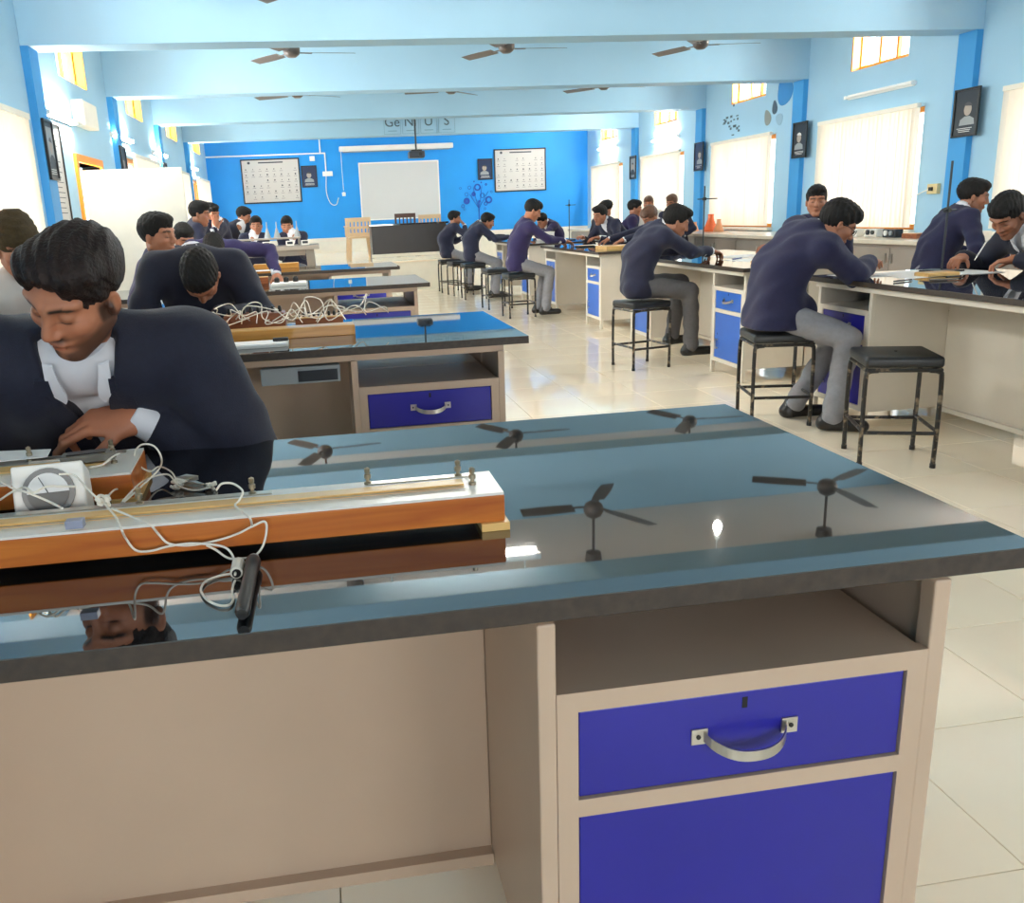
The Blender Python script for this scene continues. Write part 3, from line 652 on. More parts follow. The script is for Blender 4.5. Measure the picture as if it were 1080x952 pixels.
# ================================================================== teacher's desk and chairs on the stage
M_chest = mat('charcoal_panel', (58, 54, 54), .35, var=.06)
r = thing('demonstration_desk', 'wide charcoal-fronted demonstration desk standing on the stage', 'desk', (1.72, 16.5, STG_Z))
MB().box(-.74, .74, -.36, .36, .63, .66).obj('desktop', M_gran, r, bevel=.004)
MB().box(-.70, .70, -.32, -.30, .12, .63).obj('front_panel', M_chest, r)
for e in (-1, 1): MB().box(min(e*.68, e*.70), max(e*.68, e*.70), -.30, .32, .0, .63).obj('side_panel', M_chest, r)
MB().box(-.72, .72, -.345, -.30, .0, .05).obj('plinth', M_cream, r); MB().box(-.72, .72, -.335, -.305, .06, .12).obj('base_rail', M_cream, r)
M_plast = mat('beige_plastic', (226, 196, 156), .4, var=.03)
def plastic_chair(loc, rot, label):
    r = thing('plastic_chair', label, 'chair', loc, rot, 'beige plastic chairs on the stage')
    MB().box(-.23, .23, -.22, .22, .41, .44).obj('seat', M_plast, r, bevel=.012)
    m = MB(); m.box(-.23, .23, .19, .22, .72, .80).box(-.23, .23, .19, .22, .44, .50).box(-.23, .23, .19, .22, .585, .625)
    m.box(-.23, -.19, .19, .22, .50, .72).box(.19, .23, .19, .22, .50, .72); m.obj('backrest', M_plast, r, bevel=.004)
    for k in range(5):
        x = -.15+k*.075; MB().box(x-.014, x+.014, .195, .215, .50, .72).obj('back_slat', M_plast, r)
    for sx in (-1, 1):
        for sy in (-1, 1): MB().prism([(sx*.2-.025, sy*.19-.025, .41), (sx*.2+.025, sy*.19-.025, .41), (sx*.2+.025, sy*.19+.025, .41), (sx*.2-.025, sy*.19+.025, .41)], (sx*.03, sy*.03, -.41)).obj('leg', M_plast, r)
        MB().box(sx*.24-.025, sx*.24+.025, -.2, .2, .62, .645).box(sx*.24-.02, sx*.24+.02, -.2, -.16, .44, .62).obj('armrest', M_plast, r, bevel=.006)
plastic_chair((.86, 17.14, STG_Z), 0, 'beige plastic armchair with slatted back, left of the charcoal desk')
plastic_chair((.84, 17.8, STG_Z), 0, 'beige plastic armchair directly behind the other one left of desk')
plastic_chair((2.3, 17.4, STG_Z), 0, 'beige plastic chair behind right end of the charcoal desk')
M_dwood = wood('dark_wood', (70, 38, 22), (98, 56, 32))
r = thing('wooden_chair', 'dark brown wooden chair behind the charcoal desk', 'chair', (1.78, 17.2, STG_Z))
MB().box(-.21, .21, -.21, .21, .42, .45).obj('seat', M_dwood, r, bevel=.005)
for sx in (-1, 1):
    MB().box(sx*.19-.018, sx*.19+.018, .17, .206, 0, .84).obj('back_post', M_dwood, r); MB().box(sx*.19-.018, sx*.19+.018, -.2, -.164, 0, .42).obj('leg', M_dwood, r)
MB().box(-.172, .172, .176, .2, .76, .84).obj('top_rail', M_dwood, r)
for k in range(4): MB().box(-.11+k*.073-.012, -.11+k*.073+.012, .18, .196, .45, .76).obj('back_slat', M_dwood, r)
# ================================================================== apparatus on the benches
def px_wire(pts):
    return [tuple(atZ(*p)) if len(p) == 3 else tuple(atY(p[0], p[1], p[3])) for p in pts]
def meter_bridge(label, loc, rot, L, D=.115, h=.042, wm=None, detail=True):
    wm = wm or M_bwood
    r = thing('meter_bridge', label, 'meter bridge', loc, rot, 'wooden wire-bridge boards')
    MB().box(-L/2, L/2, 0, D, .013, .013+h).obj('wooden_base', wm, r, bevel=.002)
    for x in (-L/2+.022, L/2-.016): MB().box(x-.022, x+.022, -.006, D+.004, 0, .013).obj('foot', M_bwood2, r, bevel=.001)
    zt = .013+h; MB().box(-L/2+.001, L/2-.001, .001, D-.001, zt, zt+.004).obj('top_sheet', M_lam, r)
    MB().box(-L/2+.06, L/2-.055, D*.36, D*.58, zt+.004, zt+.010).obj('scale_rule', M_bwood2, r)
    MB().cyl((-L/2+.06, D*.30, zt+.008), (L/2-.055, D*.30, zt+.008), .0008, 5).obj('bridge_wire', M_metal, r)
    if detail:
        for x0, x1 in ((-L/2+.03, -L/2+.2), (-.22, .2), (L/2-.2, L/2-.03)): MB().box(x0, x1, D*.80, D*.93, zt+.004, zt+.006).obj('copper_strip', M_metal, r)
        for x, y in ((L/2-.055, D*.86), (L/2-.04, D*.45), (L/2-.2, D*.87), (-.0, D*.87), (-L/2+.2, D*.87), (-L/2+.04, D*.45), (.17, D*.87), (-.22, D*.87)):
            t = MB().lathe([(.006, 0), (.006, .004), (.003, .005), (.003, .009), (.0055, .010), (.0055, .016), (.003, .018), (.0045, .020), (.0045, .026), (.001, .028)], (x, y, zt+.004), 12).obj('terminal', M_brass, r, smooth=True)
    return r
meter_bridge('long wooden meter bridge with white top and yellow rule, front of nearest bench', (-.30, 1.195, TOPZ), 0, 1.10)
meter_bridge('second wooden meter bridge behind the white galvanometer', (-.88, 1.455, TOPZ), math.radians(3), 1.06, D=.17)
MB().box(-.012, .012, -.008, .008, 0, .012).obj('slide_marker', mat('marker_grey', (150, 156, 176), .4), None, bevel=.001, loc=tuple(atZ(80, 556, TOPZ+.064)))
tag(COL.objects['slide_marker'], 'tiny grey slider resting on the front meter bridge', 'slider')
# galvanometer
g = thing('galvanometer', 'white galvanometer with round dark dial standing among the wires', 'galvanometer', (-.447, 1.345, TOPZ), math.radians(6)); g.scale = (.86, .86, .86)
pr = [(-.062, 0, 0), (-.062, .085, 0), (-.062, .085, .10), (-.062, .03, .135), (-.062, .0, .02)]
MB().prism(pr, (.124, 0, 0)).obj('case', M_lam, g, bevel=.004)
nv = Vector((0, -(.115), .03)).normalized(); nv = Vector((0, -.9676, .2525)); cc = Vector((0, .0165, .083))
def disc(rad, off, m, name, par, thick=.004, n=28):
    t = Vector((1, 0, 0)); b = nv.cross(t); pts = [cc+nv*off+t*math.cos(2*math.pi*k/n)*rad+b*math.sin(2*math.pi*k/n)*rad for k in range(n)]
    return MB().prism(pts, nv*thick).obj(name, m, par)
dl = disc(.045, 0, mat('dial_grey', (104, 104, 102), .3), 'dial_ring', g, .008); disc(.036, .0081, M_paper, 'dial_face', dl, .0008)
t_ = Vector((1, 0, 0)); b_ = nv.cross(t_)
lowp = [cc+nv*.0092+t_*math.cos(a)*.036+b_*math.sin(a)*.036*sg for a, sg in [(math.radians(180+180*k/14), 1) for k in range(15)]]
if lowp[7].z > cc.z: lowp = [cc+nv*.0092+t_*math.cos(a)*.036+b_*math.sin(a)*.036 for a in [math.radians(180*k/14) for k in range(15)]]
MB().prism(lowp, nv*.001).obj('dial_mask', mat('dial_dark', (86, 84, 80), .4), dl)
MB().cyl(tuple(cc+nv*.0105), tuple(cc+nv*.0105+Vector((-.012, 0, .03))), .0008, 5).obj('needle', M_dark, dl)
for x, m in ((-.043, mat('knob_red', (150, 44, 30), .35)), (.043, M_lam), (.014, M_black)): MB().cyl((x, .006, .028), (x, -.014, .024), .011, 14).obj('terminal_knob', m, g, smooth=True)
# wires on the nearest bench
Z1, Z2 = TOPZ+.003, TOPZ+.062
def wire(label, pts, r=.0017, m=None, name='wire'):
    w = MB().tube(curve_pts(px_wire(pts), 6), r, 7); P0 = Vector(w.v[0]); o = w.obj(name, m or M_wire, None, smooth=True); return tag(o, label, 'wire', 'white connecting wires')
FY = 1.184
wire('white wire from galvanometer looping over front meter bridge to the plug', [(110, 531, .925), (122, 545, Z2+.006), (128, 558, Z2+.006), (133, 568, 'y', FY), (143, 580, 'y', FY), (158, 581, 'y', FY-.004), (178, 576, 'y', FY-.004), (200, 573, 'y', FY-.006), (222, 574, 'y', FY-.01), (237, 577, 'y', FY-.02), (245, 585, 'y', FY-.03), (248, 598, Z1+.004), (248, 606, Z1+.01)])
wire('white wire arching along the board front and back to the plug', [(118, 536, .925), (142, 546, Z2+.006), (158, 553, Z2+.006), (167, 563, 'y', FY), (178, 573, 'y', FY-.002), (200, 575, 'y', FY-.002), (228, 570, 'y', FY-.002), (250, 563, 'y', FY-.004), (266, 555, 'y', FY-.004), (279, 550, 'y', FY-.006), (281, 560, 'y', FY-.008), (277, 576, 'y', FY-.012), (268, 586, 'y', FY-.02), (252, 589, 'y', FY-.03), (240, 588, 'y', FY-.02), (228, 580, 'y', FY-.012), (218, 575, 'y', FY-.006)])
wire('white wire loop lying on granite left of the dark jockey', [(250, 604, Z1), (232, 607, Z1), (217, 613, Z1), (212, 622, Z1), (218, 632, Z1), (230, 638, Z1), (241, 638, Z1), (246, 632, Z1), (245, 622, Z1), (248, 612, Z1+.004)])
wire('white wire draped across the scale rule of front bridge', [(228, 517, Z2+.01), (234, 510, Z2+.02), (246, 510, Z2+.02), (256, 518, Z2+.012), (252, 528, Z2+.004), (248, 533, Z2+.004), (258, 541, Z2+.004), (264, 547, Z2+.006), (266, 555, 'y', FY)])
wire('white wire ring standing up beside the second bridge end', [(130, 530, Z1+.03), (150, 512, Z1+.02), (168, 494, Z1+.03), (170, 482, Z1+.06), (162, 470, Z1+.08), (149, 469, Z1+.08), (142, 478, Z1+.06), (146, 490, Z1+.04), (158, 497, Z1+.02), (168, 492, Z1+.02), (180, 497, Z1+.02), (186, 506, Z1+.01)])
wire('white wire from second bridge to the crocodile clips', [(95, 493, Z2+.03), (108, 490, Z2+.02), (118, 482, Z2+.02), (126, 478, Z2+.01)])
wire('white wire across galvanometer dial', [(0, 507, .95), (14, 515, .95), (28, 519, .95), (50, 528, .935), (66, 536, .93)])
wire('white wire from dial to the knotted cluster', [(62, 500, .96), (78, 501, .955), (92, 515, .945), (106, 529, .93)])
wire('white wire running from clips toward bridge edge', [(110, 528, .92), (122, 516, Z1+.03), (140, 517, Z1+.02), (128, 530, Z1+.03), (150, 508, Z1+.02), (176, 500, Z1+.02), (188, 512, Z1+.01), (205, 517, Z1+.01), (222, 514, Z1+.01)])
wire('white wire at left edge of the nearest bench', [(0, 527, Z2+.01), (14, 518, Z2+.03), (26, 514, .95), (36, 519, .95), (50, 513, .95), (80, 513, .95)])
def knot(label, u, v, z, s=.012, seed=0):
    rnd = random.Random(seed); c = atZ(u, v, z); r = thing('wire_knot', label, 'wire knot', tuple(c), 0, 'taped wire joints')
    for k in range(5):
        p = [Vector((rnd.uniform(-s, s), rnd.uniform(-s, s), rnd.uniform(0, s*.9))) for _ in range(4)]; MB().tube(curve_pts(p, 5), .0028, 6).obj('strand', M_wire, r, smooth=True)
knot('white taped wire knot hanging over front bridge by galvanometer', 110, 531, .918, .012, 1)
knot('white wire joint beside the silver crocodile clips', 188, 514, Z1, .014, 2)
knot('white wire joint farther right behind front bridge', 222, 515, Z1, .010, 3)
for k, (u, v, a, lb) in enumerate([(198, 508, .2, 'silver crocodile clip nearest the taped wire joint'), (206, 515, -.4, 'silver crocodile clip lying farther right on granite')]):
    c = atZ(u, v, Z1); r = thing('crocodile_clip', lb, 'clip', tuple(c), a, 'crocodile clips')
    MB().prism([(-.022, -.004, 0), (.0, -.006, 0), (.02, -.002, .002), (.02, .002, .002), (0, .006, 0), (-.022, .004, 0)], (0, 0, .006)).obj('lower_jaw', M_metal, r); MB().prism([(-.02, -.004, .007), (0, -.005, .010), (.02, -.002, .005), (.02, .002, .005), (0, .005, .010), (-.02, .004, .007)], (0, 0, .004)).obj('upper_jaw', M_metal, r)
c = atZ(249, 606, TOPZ); r = thing('wire_plug', 'white plug with dark socket end at head of the jockey', 'plug', tuple(c), math.radians(10))
MB().cyl((0, -.016, .009), (.006, .018, .010), .009, 12).obj('plug_body', M_wire, r, bevel=.001); MB().cyl((0, -.018, .009), (0, -.0155, .009), .006, 12).obj('socket_hole', M_dark, r)
a_, b2 = atZ(267, 592, TOPZ+.011), atZ(255, 648, TOPZ+.011)
r = thing('jockey', 'black rod jockey lying on granite in front of the bridge', 'jockey', tuple(a_)); dv = b2-a_
MB().tube([(0, 0, 0), dv*.12, dv*.15, dv*.95, dv], [.011, .011, .0095, .0095, .007], 14).obj('handle', M_black, r, smooth=True); MB().cyl(tuple(-dv*.07), (0, 0, 0), .008, 12).obj('metal_end', M_pgr, r)
def sheet(label, pts, z, name='paper_sheet', th=.0012, m=None, grp='loose paper sheets'):
    c = sum((Vector((x, y, 0)) for x, y in pts), Vector())/len(pts); o = MB().prism([(x-c.x, y-c.y, 0) for x, y in pts], (0, 0, th)).obj(name, m or M_paper, None, loc=(c.x, c.y, z)); return tag(o, label, 'paper', grp)
def Q(l, z): return [tuple(atZ(u, v, z))[:2] for u, v in l]
sheet('white paper on the second meter bridge under the student', Q([(-30, 490), (50, 482), (54, 474), (-20, 477)], TOPZ+.068), TOPZ+.068)
# phone in the near student's hand
c = atZ(88, 468, TOPZ+.10); r = thing('calculator', 'dark grey handheld device under the fingers of near student', 'calculator', (c.x, c.y, TOPZ+.069), math.radians(8))
MB().box(-.04, .05, -.02, .02, 0, .014).obj('casing', M_tgrey, r, bevel=.003); MB().box(-.03, .035, -.012, .012, .014, .016).obj('key_pad', M_black, r)
# ------------------------------------------------------------------ second bench
def board(label, x0, x1, y0, y1, z, h, m, name='wooden_board', mtop=None, cat='board'):
    r = thing(name, label, cat, ((x0+x1)/2, (y0+y1)/2, z)); w, d = (x1-x0)/2, (y1-y0)/2
    MB().box(-w, w, -d, d, 0, h).obj('base', m, r, bevel=.002); MB().box(-w+.004, w-.004, -d+.004, d-.004, h, h+.003).obj('top', mtop or M_bwood2, r); return r
M_ochre = wood('ochre_wood', (198, 128, 40), (226, 160, 70))
board('long ochre wooden meter bridge on second bench among wires', -.72, .13, 3.56, 3.66, TOPZ, .04, M_ochre, 'meter_bridge', cat='meter bridge')
board('white board with metal clip at near edge of second bench', -.62, -.14, 3.33, 3.45, TOPZ, .012, M_lam, mtop=M_paper)
MB().box(-.03, .03, -.012, .012, 0, .012).obj('bulldog_clip', M_black, None, bevel=.002, loc=(-.17, 3.40, TOPZ+.0155)); tag(COL.objects['bulldog_clip'], 'small black clip on white board at second bench', 'clip')
r = board('brown wooden rheostat box behind ochre bridge on second bench', -.12, .09, 3.82, 3.92, TOPZ, .05, M_brown, 'rheostat', cat='rheostat')
for k in range(9): MB().lathe([(.006, 0), (.007, .012), (.004, .02)], (-.09+k*.0225, 0, .053), 8).obj('stud', M_black, r)
r = board('tall brown resistance box with row of plugs on second bench', -.42, -.16, 3.76, 3.88, TOPZ, .085, M_brown, 'resistance_box', M_brown, 'resistance box')
for k in range(8): MB().lathe([(.008, 0), (.009, .014), (.005, .026)], (-.11+k*.031, 0, .088), 8).obj('plug', M_black, r)
r = thing('resistance_coil', 'pale cylinder coil lying behind near student on second bench', 'coil', (-.48, 3.72, TOPZ+.035)); MB().cyl((-.07, 0, 0), (.07, 0, 0), .03, 18).obj('drum', M_bwood2, r, smooth=True)
for e in (-.075, .075): MB().box(e-.006, e+.006, -.036, .036, -.035, .036).obj('end_plate', M_brown, r)
rnd = random.Random(21)
WN = ['highest arching', 'leftmost arching', 'long sagging', 'tight curling', 'front-dropping', 'rightmost arching', 'low looping', 'back-crossing', 'double-bent', 'short curling', 'wide looping', 'thin straggling']
for k in range(12):
    x = -.62+k*.06; pts = []; z0 = TOPZ+.06
    for j in range(7):
        pts.append((x+j*.045+rnd.uniform(-.04, .04), 3.62+rnd.uniform(-.09, .2), z0+rnd.uniform(.0, .085)*(1 if 0 < j < 6 else .2)))
    o = MB().tube(curve_pts(pts, 6), .0023, 6).obj('wire', M_wire, None, smooth=True); tag(o, f'{WN[k]} white wire in the tangle on second bench', 'wire', 'white wires tangled on second bench')
r = thing('blue_pen', 'blue pen poking up behind the near student shoulder', 'pen', (-.60, 3.55, TOPZ+.05)); MB().tube([(0, 0, 0), (-.03, .02, .12)], .005, 8).obj('barrel', mat('pen_blue', (60, 140, 210), .4), r); MB().cyl((-.03, .02, .12), (-.034, .023, .135), .003, 8).obj('tip', M_paper, r)
# third and fourth benches
board('brown wooden board on third bench by the outstretched purple sleeve', -.62, -.40, 6.95, 7.05, TOPZ, .05, M_brown, cat='board')
r = board('white instrument with dark knobs on the third bench', -.36, -.1, 6.55, 6.75, TOPZ, .02, M_lam, 'instrument_tray', M_paper, 'instrument')
for k in range(3): MB().lathe([(.02, 0), (.02, .03), (.01, .04)], (-.09+k*.07, .02, .023), 10).obj('knob', M_black, r)
board('ochre wooden board on the fourth bench', -.66, -.2, 9.1, 9.25, TOPZ, .05, M_ochre, cat='board')
sheet('white papers on left end of the fourth bench', [(-.75, 8.8), (-.45, 8.8), (-.45, 9.02), (-.75, 9.02)], TOPZ)
# instrument table things
for k, x in enumerate((-1.5, -1.15, -.62, -.33, -.14)):
    r = thing('small_meter', ['white box meter at far left of raised shelf', 'white box meter left of centre on the raised shelf', 'white box meter below the seated faces', 'white box meter right of the seated faces', 'white box meter at right end of instrument table'][k], 'meter', (x, 11.2, 1.0205), 0, 'small box meters'); MB().box(-.05, .05, -.04, .04, 0, .06).obj('case', M_lam, r, bevel=.004); MB().box(-.035, .035, -.042, -.04, .02, .05).obj('dial', M_pbk, r)
for k, (x, y) in enumerate(((-.62, 11.55), (-.5, 11.6), (-.24, 11.6))):
    r = thing('glass_funnel_stand', ['thin glass flask stand left of right-hand seated student', 'thin glass flask stand nearest right-hand student', 'thin glass flask stand at right end of raised shelf'][k], 'stand', (x, y, 1.121), 0, 'thin flask stands'); MB().cyl((0, 0, 0), (0, 0, .2), .006, 8).obj('rod', M_pgr, r); MB().lathe([(.045, 0), (.03, .05), (.01, .12)], (0, 0, 0.0), 12).obj('flask', M_pgr, r, smooth=True)
# ------------------------------------------------------------------ right column benches
def retort(label, x, y, h, lean=(0, 0), zc=.5, arm=.12, rot=0):
    r = thing('retort_stand', label, 'retort stand', (x, y, TOPZ), rot, 'retort stands'); MB().box(-.07, .07, -.1, .1, 0, .012).obj('base', M_black, r, bevel=.003)
    MB().cyl((0, 0, .01), (lean[0]*h, lean[1]*h, h), .0065, 10).obj('rod', M_pbk, r)
    c = (lean[0]*zc, lean[1]*zc, zc); MB().box(c[0]-.014, c[0]+.014, c[1]-.014, c[1]+.014, zc-.014, zc+.014).obj('boss', M_black, r)
    MB().cyl((c[0]-arm*.35, c[1], zc), (c[0]+arm*.65, c[1], zc), .005, 8).obj('clamp_arm', M_pbk, r)
retort('tall dark retort stand on nearest right bench beside white papers', 3.72, 4.72, .64, (.035, .02), .36, .14, .4)
retort('dark retort stand on second right bench behind student in grey trousers', 3.72, 8.02, .62, (0, 0), .50, .2)
retort('dark retort stand on the farthest right bench before azure wall', 3.85, 13.0, .60, (0, 0), .52, .16)
sheet('large white paper under retort stand on nearest right bench', [(3.30, 4.42), (3.80, 4.5), (3.74, 4.92), (3.28, 4.86)], TOPZ)
sheet('white paper being written on at right edge', [(3.70, 4.44), (3.93, 4.46), (3.92, 4.84), (3.82, 4.86)], TOPZ+.0015)
sheet('white paper at the corner by the blazer student hand', [(3.1, 4.62), (3.27, 4.62), (3.27, 4.93), (3.1, 4.93)], TOPZ)
sheet('narrow white paper strip at right edge of photo', [(3.30, 3.50), (3.5, 3.46), (3.55, 3.62), (3.36, 3.66)], TOPZ)
r = board('tan box file lying on nearest right bench by retort stand', 3.42, 3.62, 4.44, 4.56, TOPZ+.0016, .018, M_bwood2)
def pen(label, x, y, a, m, z=TOPZ+.0065, L=.14):
    r = thing('pen', label, 'pen', (x, y, z), a, 'pens on the benches'); MB().cyl((-L/2, 0, 0), (L/2, 0, 0), .005, 8).obj('barrel', m, r); MB().tube([(L/2, 0, 0), (L/2+.015, 0, 0)], [.004, .001], 8).obj('tip', M_metal, r)
pen('black pen near table edge, nearest right bench', 3.16, 4.30, .3, M_black); pen('second dark pen farther right on nearest right bench', 3.34, 4.22, -.2, M_tgrey); pen('dark stubby pen beside the tan box file', 3.5, 4.34, .1, M_black, L=.1)
pen('blue pen on papers of the second right bench', 3.42, 6.72, .6, mat('pen_navy', (30, 50, 130), .4), TOPZ+.0085)
r = thing('writing_pen', 'slim pale pen held upright by the bending student at right', 'pen', (3.86, 4.62, .93)); MB().tube([(0, 0, 0), (.05, -.02, .11)], .004, 8).obj('barrel', M_lam, r); MB().cyl((0, 0, 0), (-.006, .002, -.014), .0025, 8).obj('tip', M_metal, r)
board('tan drawing board on near end of second right bench', 3.22, 3.62, 5.86, 6.12, TOPZ, .025, M_bwood2, 'drawing_board')
sheet('white papers spread on the second right bench', [(3.35, 6.3), (3.8, 6.35), (3.75, 6.8), (3.3, 6.75)], TOPZ); sheet('white paper beyond the drawing board, second right bench', [(3.45, 6.9), (3.85, 6.9), (3.85, 7.3), (3.45, 7.3)], TOPZ)
board('tan drawing board on near end of third right bench', 3.2, 3.62, 9.35, 9.75, TOPZ, .035, M_bwood2, 'drawing_board')
sheet('white sheet on the third right bench near purple jumper student', [(3.3, 10.6), (3.6, 10.6), (3.6, 11.0), (3.3, 11.0)], TOPZ); board('dark open notebook on third right bench', 3.2, 3.4, 10.4, 10.56, TOPZ, .015, M_pbk, 'notebook', cat='notebook')
r = thing('bead_box', 'cream box on the farthest right bench', 'box', (3.55, 13.3, TOPZ)); MB().box(-.12, .12, -.1, .1, 0, .12).obj('body', M_lam, r, bevel=.004); MB().box(-.125, .125, -.105, .105, .12, .135).obj('lid', M_cream, r)
# ------------------------------------------------------------------ counter things
CZ = .845; M_fl = mat('orange_flask', (236, 110, 56), .25, var=.08); M_ofw = mat('pale_orange', (226, 156, 110), .3)
for k, (y, s, lb, m) in enumerate(((13.75, 1.0, 'bright orange conical flask on the window counter', M_fl), (13.45, .72, 'shorter pale orange jar beside bright conical flask', M_ofw), (14.35, .55, 'low orange-brown bowl on window counter', M_ofw))):
    r = thing('conical_flask' if k < 2 else 'bowl', lb, 'flask' if k < 2 else 'bowl', (6.5, y, CZ)); MB().lathe([(.11*s, 0), (.12*s, .02*s), (.05*s, .2*s), (.045*s, .26*s)], (0, 0, 0), 18).obj('body', m, r, smooth=True); MB().lathe([(.048*s, 0), (.052*s, .02*s)], (0, 0, .26*s), 18).obj('rim', m, r)
for k, (y, x, lb) in enumerate(((9.65, 6.4, 'small white and dark meter under largest blind, left end'), (9.35, 6.45, 'pair of small white meters under the largest blind'), (8.95, 6.4, 'black and white camera-like instrument on counter'), (7.6, 6.35, 'small white instrument on counter behind standing student'))):
    r = thing('bench_instrument', lb, 'instrument', (x, y, CZ), math.radians(-90), 'instruments on the counter'); MB().box(-.11, .11, -.05, .05, 0, .09).obj('case', M_lam if k != 2 else M_pbk, r, bevel=.006); MB().cyl((-.04, -.052, .05), (-.04, -.07, .05), .03, 14).obj('dial', M_pbk if k != 2 else M_lam, r); MB().cyl((.05, -.052, .05), (.05, -.07, .05), .025, 14).obj('knob', M_pbk if k != 2 else M_pgr, r)
board('brown wooden block on window counter beside the instruments', 6.3, 6.5, 8.42, 8.66, CZ, .05, M_brown, 'wooden_block', M_ochre, 'block')
# ================================================================== people: signed-distance bodies turned into meshes
A3 = lambda p: np.array(p, np.float32)
def nrm(v): v = np.asarray(v, float); return v/(np.linalg.norm(v)+1e-9)
def d_cone(P, a, b, ra, rb):
    a = A3(a); ab = A3(b)-a; pa = P-a; t = np.clip((pa@ab)/(float(ab@ab)+1e-9), 0, 1)
    return np.sqrt(((pa-t[:, None]*ab)**2).sum(1))-(ra+(rb-ra)*t)
def d_ell(P, c, r, fr=None):
    q = P-A3(c)
    if fr is not None: q = q@fr.astype(np.float32)
    r = A3(r); k0 = np.sqrt(((q/r)**2).sum(1))+1e-6; k1 = np.sqrt(((q/(r*r))**2).sum(1))+1e-6
    return k0*(k0-1)/k1
def smin(a, b, k):
    if k <= 0: return np.minimum(a, b)
    h = np.clip(.5+.5*(b-a)/k, 0, 1); return b*(1-h)+a*h-k*h*(1-h)
def smax(a, b, k): return -smin(-a, -b, k)
def surf(fn, lo, hi, h):
    """naive surface nets of fn over a box"""
    lo = A3(lo); n = np.maximum(4, np.ceil((A3(hi)-lo)/h).astype(int)+1); nx, ny, nz = n
    g = np.stack(np.meshgrid(*[np.arange(k, dtype=np.float32) for k in n], indexing='ij'), -1).reshape(-1, 3)*h+lo
    D = fn(g).reshape(nx, ny, nz).astype(np.float32)
    D[0], D[-1], D[:, 0], D[:, -1], D[:, :, 0], D[:, :, -1] = 1, 1, 1, 1, 1, 1
    S = D < 0
    acc = np.zeros((nx-1, ny-1, nz-1, 3), np.float32); cnt = np.zeros((nx-1, ny-1, nz-1), np.float32)
    sl = lambda o, m: slice(o, m-1+o)
    for ax in range(3):
        for p in (0, 1):
            for q in (0, 1):
                o0 = [0, 0, 0]; oth = [i for i in range(3) if i != ax]; o0[oth[0]] = p; o0[oth[1]] = q; o1 = list(o0); o1[ax] = 1
                d0 = D[sl(o0[0], nx), sl(o0[1], ny), sl(o0[2], nz)]; d1 = D[sl(o1[0], nx), sl(o1[1], ny), sl(o1[2], nz)]
                m = (d0 < 0) != (d1 < 0); t = np.where(m, d0/(d0-d1+1e-12), 0)
                for c in range(3): acc[..., c] += np.where(m, (t if c == ax else o0[c]), 0)
                cnt += m
    act = cnt > 0; idx = -np.ones(act.shape, np.int64); idx[act] = np.arange(act.sum())
    ii = np.argwhere(act); V = (ii+acc[act]/cnt[act][:, None])*h+lo
    Fs = []
    for ax in range(3):
        o = [i for i in range(3) if i != ax]
        a0 = [slice(1, -1)]*3; a0[ax] = slice(0, -1); a1 = [slice(1, -1)]*3; a1[ax] = slice(1, None)
        s0 = S[tuple(a0)]; s1 = S[tuple(a1)]; e = np.argwhere(s0 != s1)
        if not len(e): continue
        fl = s0[tuple(e.T)]; base = e.copy(); base[:, o[0]] += 1; base[:, o[1]] += 1
        def cell(d0, d1):
            q = base.copy(); q[:, o[0]] += d0; q[:, o[1]] += d1; return idx[tuple(q.T)]
        q = np.stack([cell(-1, -1), cell(0, -1), cell(0, 0), cell(-1, 0)], 1)
        if ax == 1: fl = ~fl
        q = np.where(fl[:, None], q, q[:, ::-1]); Fs.append(q)
    return V, np.concatenate(Fs)
def np_mesh(name, V, Fq, m, org, colors=None):
    V = V-np.asarray(org, np.float32); me = bpy.data.meshes.new(name)
    me.vertices.add(len(V)); me.vertices.foreach_set('co', V.astype(np.float32).ravel())
    me.loops.add(len(Fq)*4); me.loops.foreach_set('vertex_index', Fq.astype(np.int32).ravel())
    me.polygons.add(len(Fq)); me.polygons.foreach_set('loop_start', np.arange(0, len(Fq)*4, 4, dtype=np.int32)); me.polygons.foreach_set('loop_total', np.full(len(Fq), 4, np.int32))
    me.polygons.foreach_set('use_smooth', [True]*len(Fq))
    me.update(calc_edges=True)
    if colors is not None:
        a = me.color_attributes.new('Col', 'FLOAT_COLOR', 'POINT'); c = np.ones((len(V), 4), np.float32); c[:, :3] = colors; a.data.foreach_set('color', c.ravel())
    me.materials.append(m); return me
def ik(a, b, l1, l2, pole):
    a, b = np.array(a, float), np.array(b, float); d = b-a; L = np.linalg.norm(d); mx = (l1+l2)*.999
    if L > mx: b = a+d/L*mx; d = b-a; L = mx
    x = (l1*l1-l2*l2+L*L)/(2*L); hgt = math.sqrt(max(0, l1*l1-x*x)); n = d/L; p = np.array(pole, float); p = nrm(p-n*(p@n))
    return a+n*x+p*hgt, b
def fabrik(p0, tgt, ls, pts):
    p0, tgt = np.array(p0, float), np.array(tgt, float); D = np.linalg.norm(tgt-p0); T = sum(ls)
    if D > T*.985: ls = [l*D/(T*.985) for l in ls]
    P = [np.array(p, float) for p in pts]
    for _ in range(30):
        P[-1] = tgt.copy()
        for i in range(len(P)-2, -1, -1): P[i] = P[i+1]+nrm(P[i]-P[i+1])*ls[i]
        P[0] = p0.copy()
        for i in range(len(P)-1): P[i+1] = P[i]+nrm(P[i+1]-P[i])*ls[i]
    return P
def wrinkle(P, amp, s=1., seed=0):
    a = seed*1.7; x, y, z = P[:, 0]*s, P[:, 1]*s, P[:, 2]*s
    n = np.sin(x*31+np.sin(z*23+a)*1.7+a)*np.sin(z*37+y*19+np.sin(x*17)*1.3) + .6*np.sin(y*53+x*29+z*41+a*2)
    return n*amp
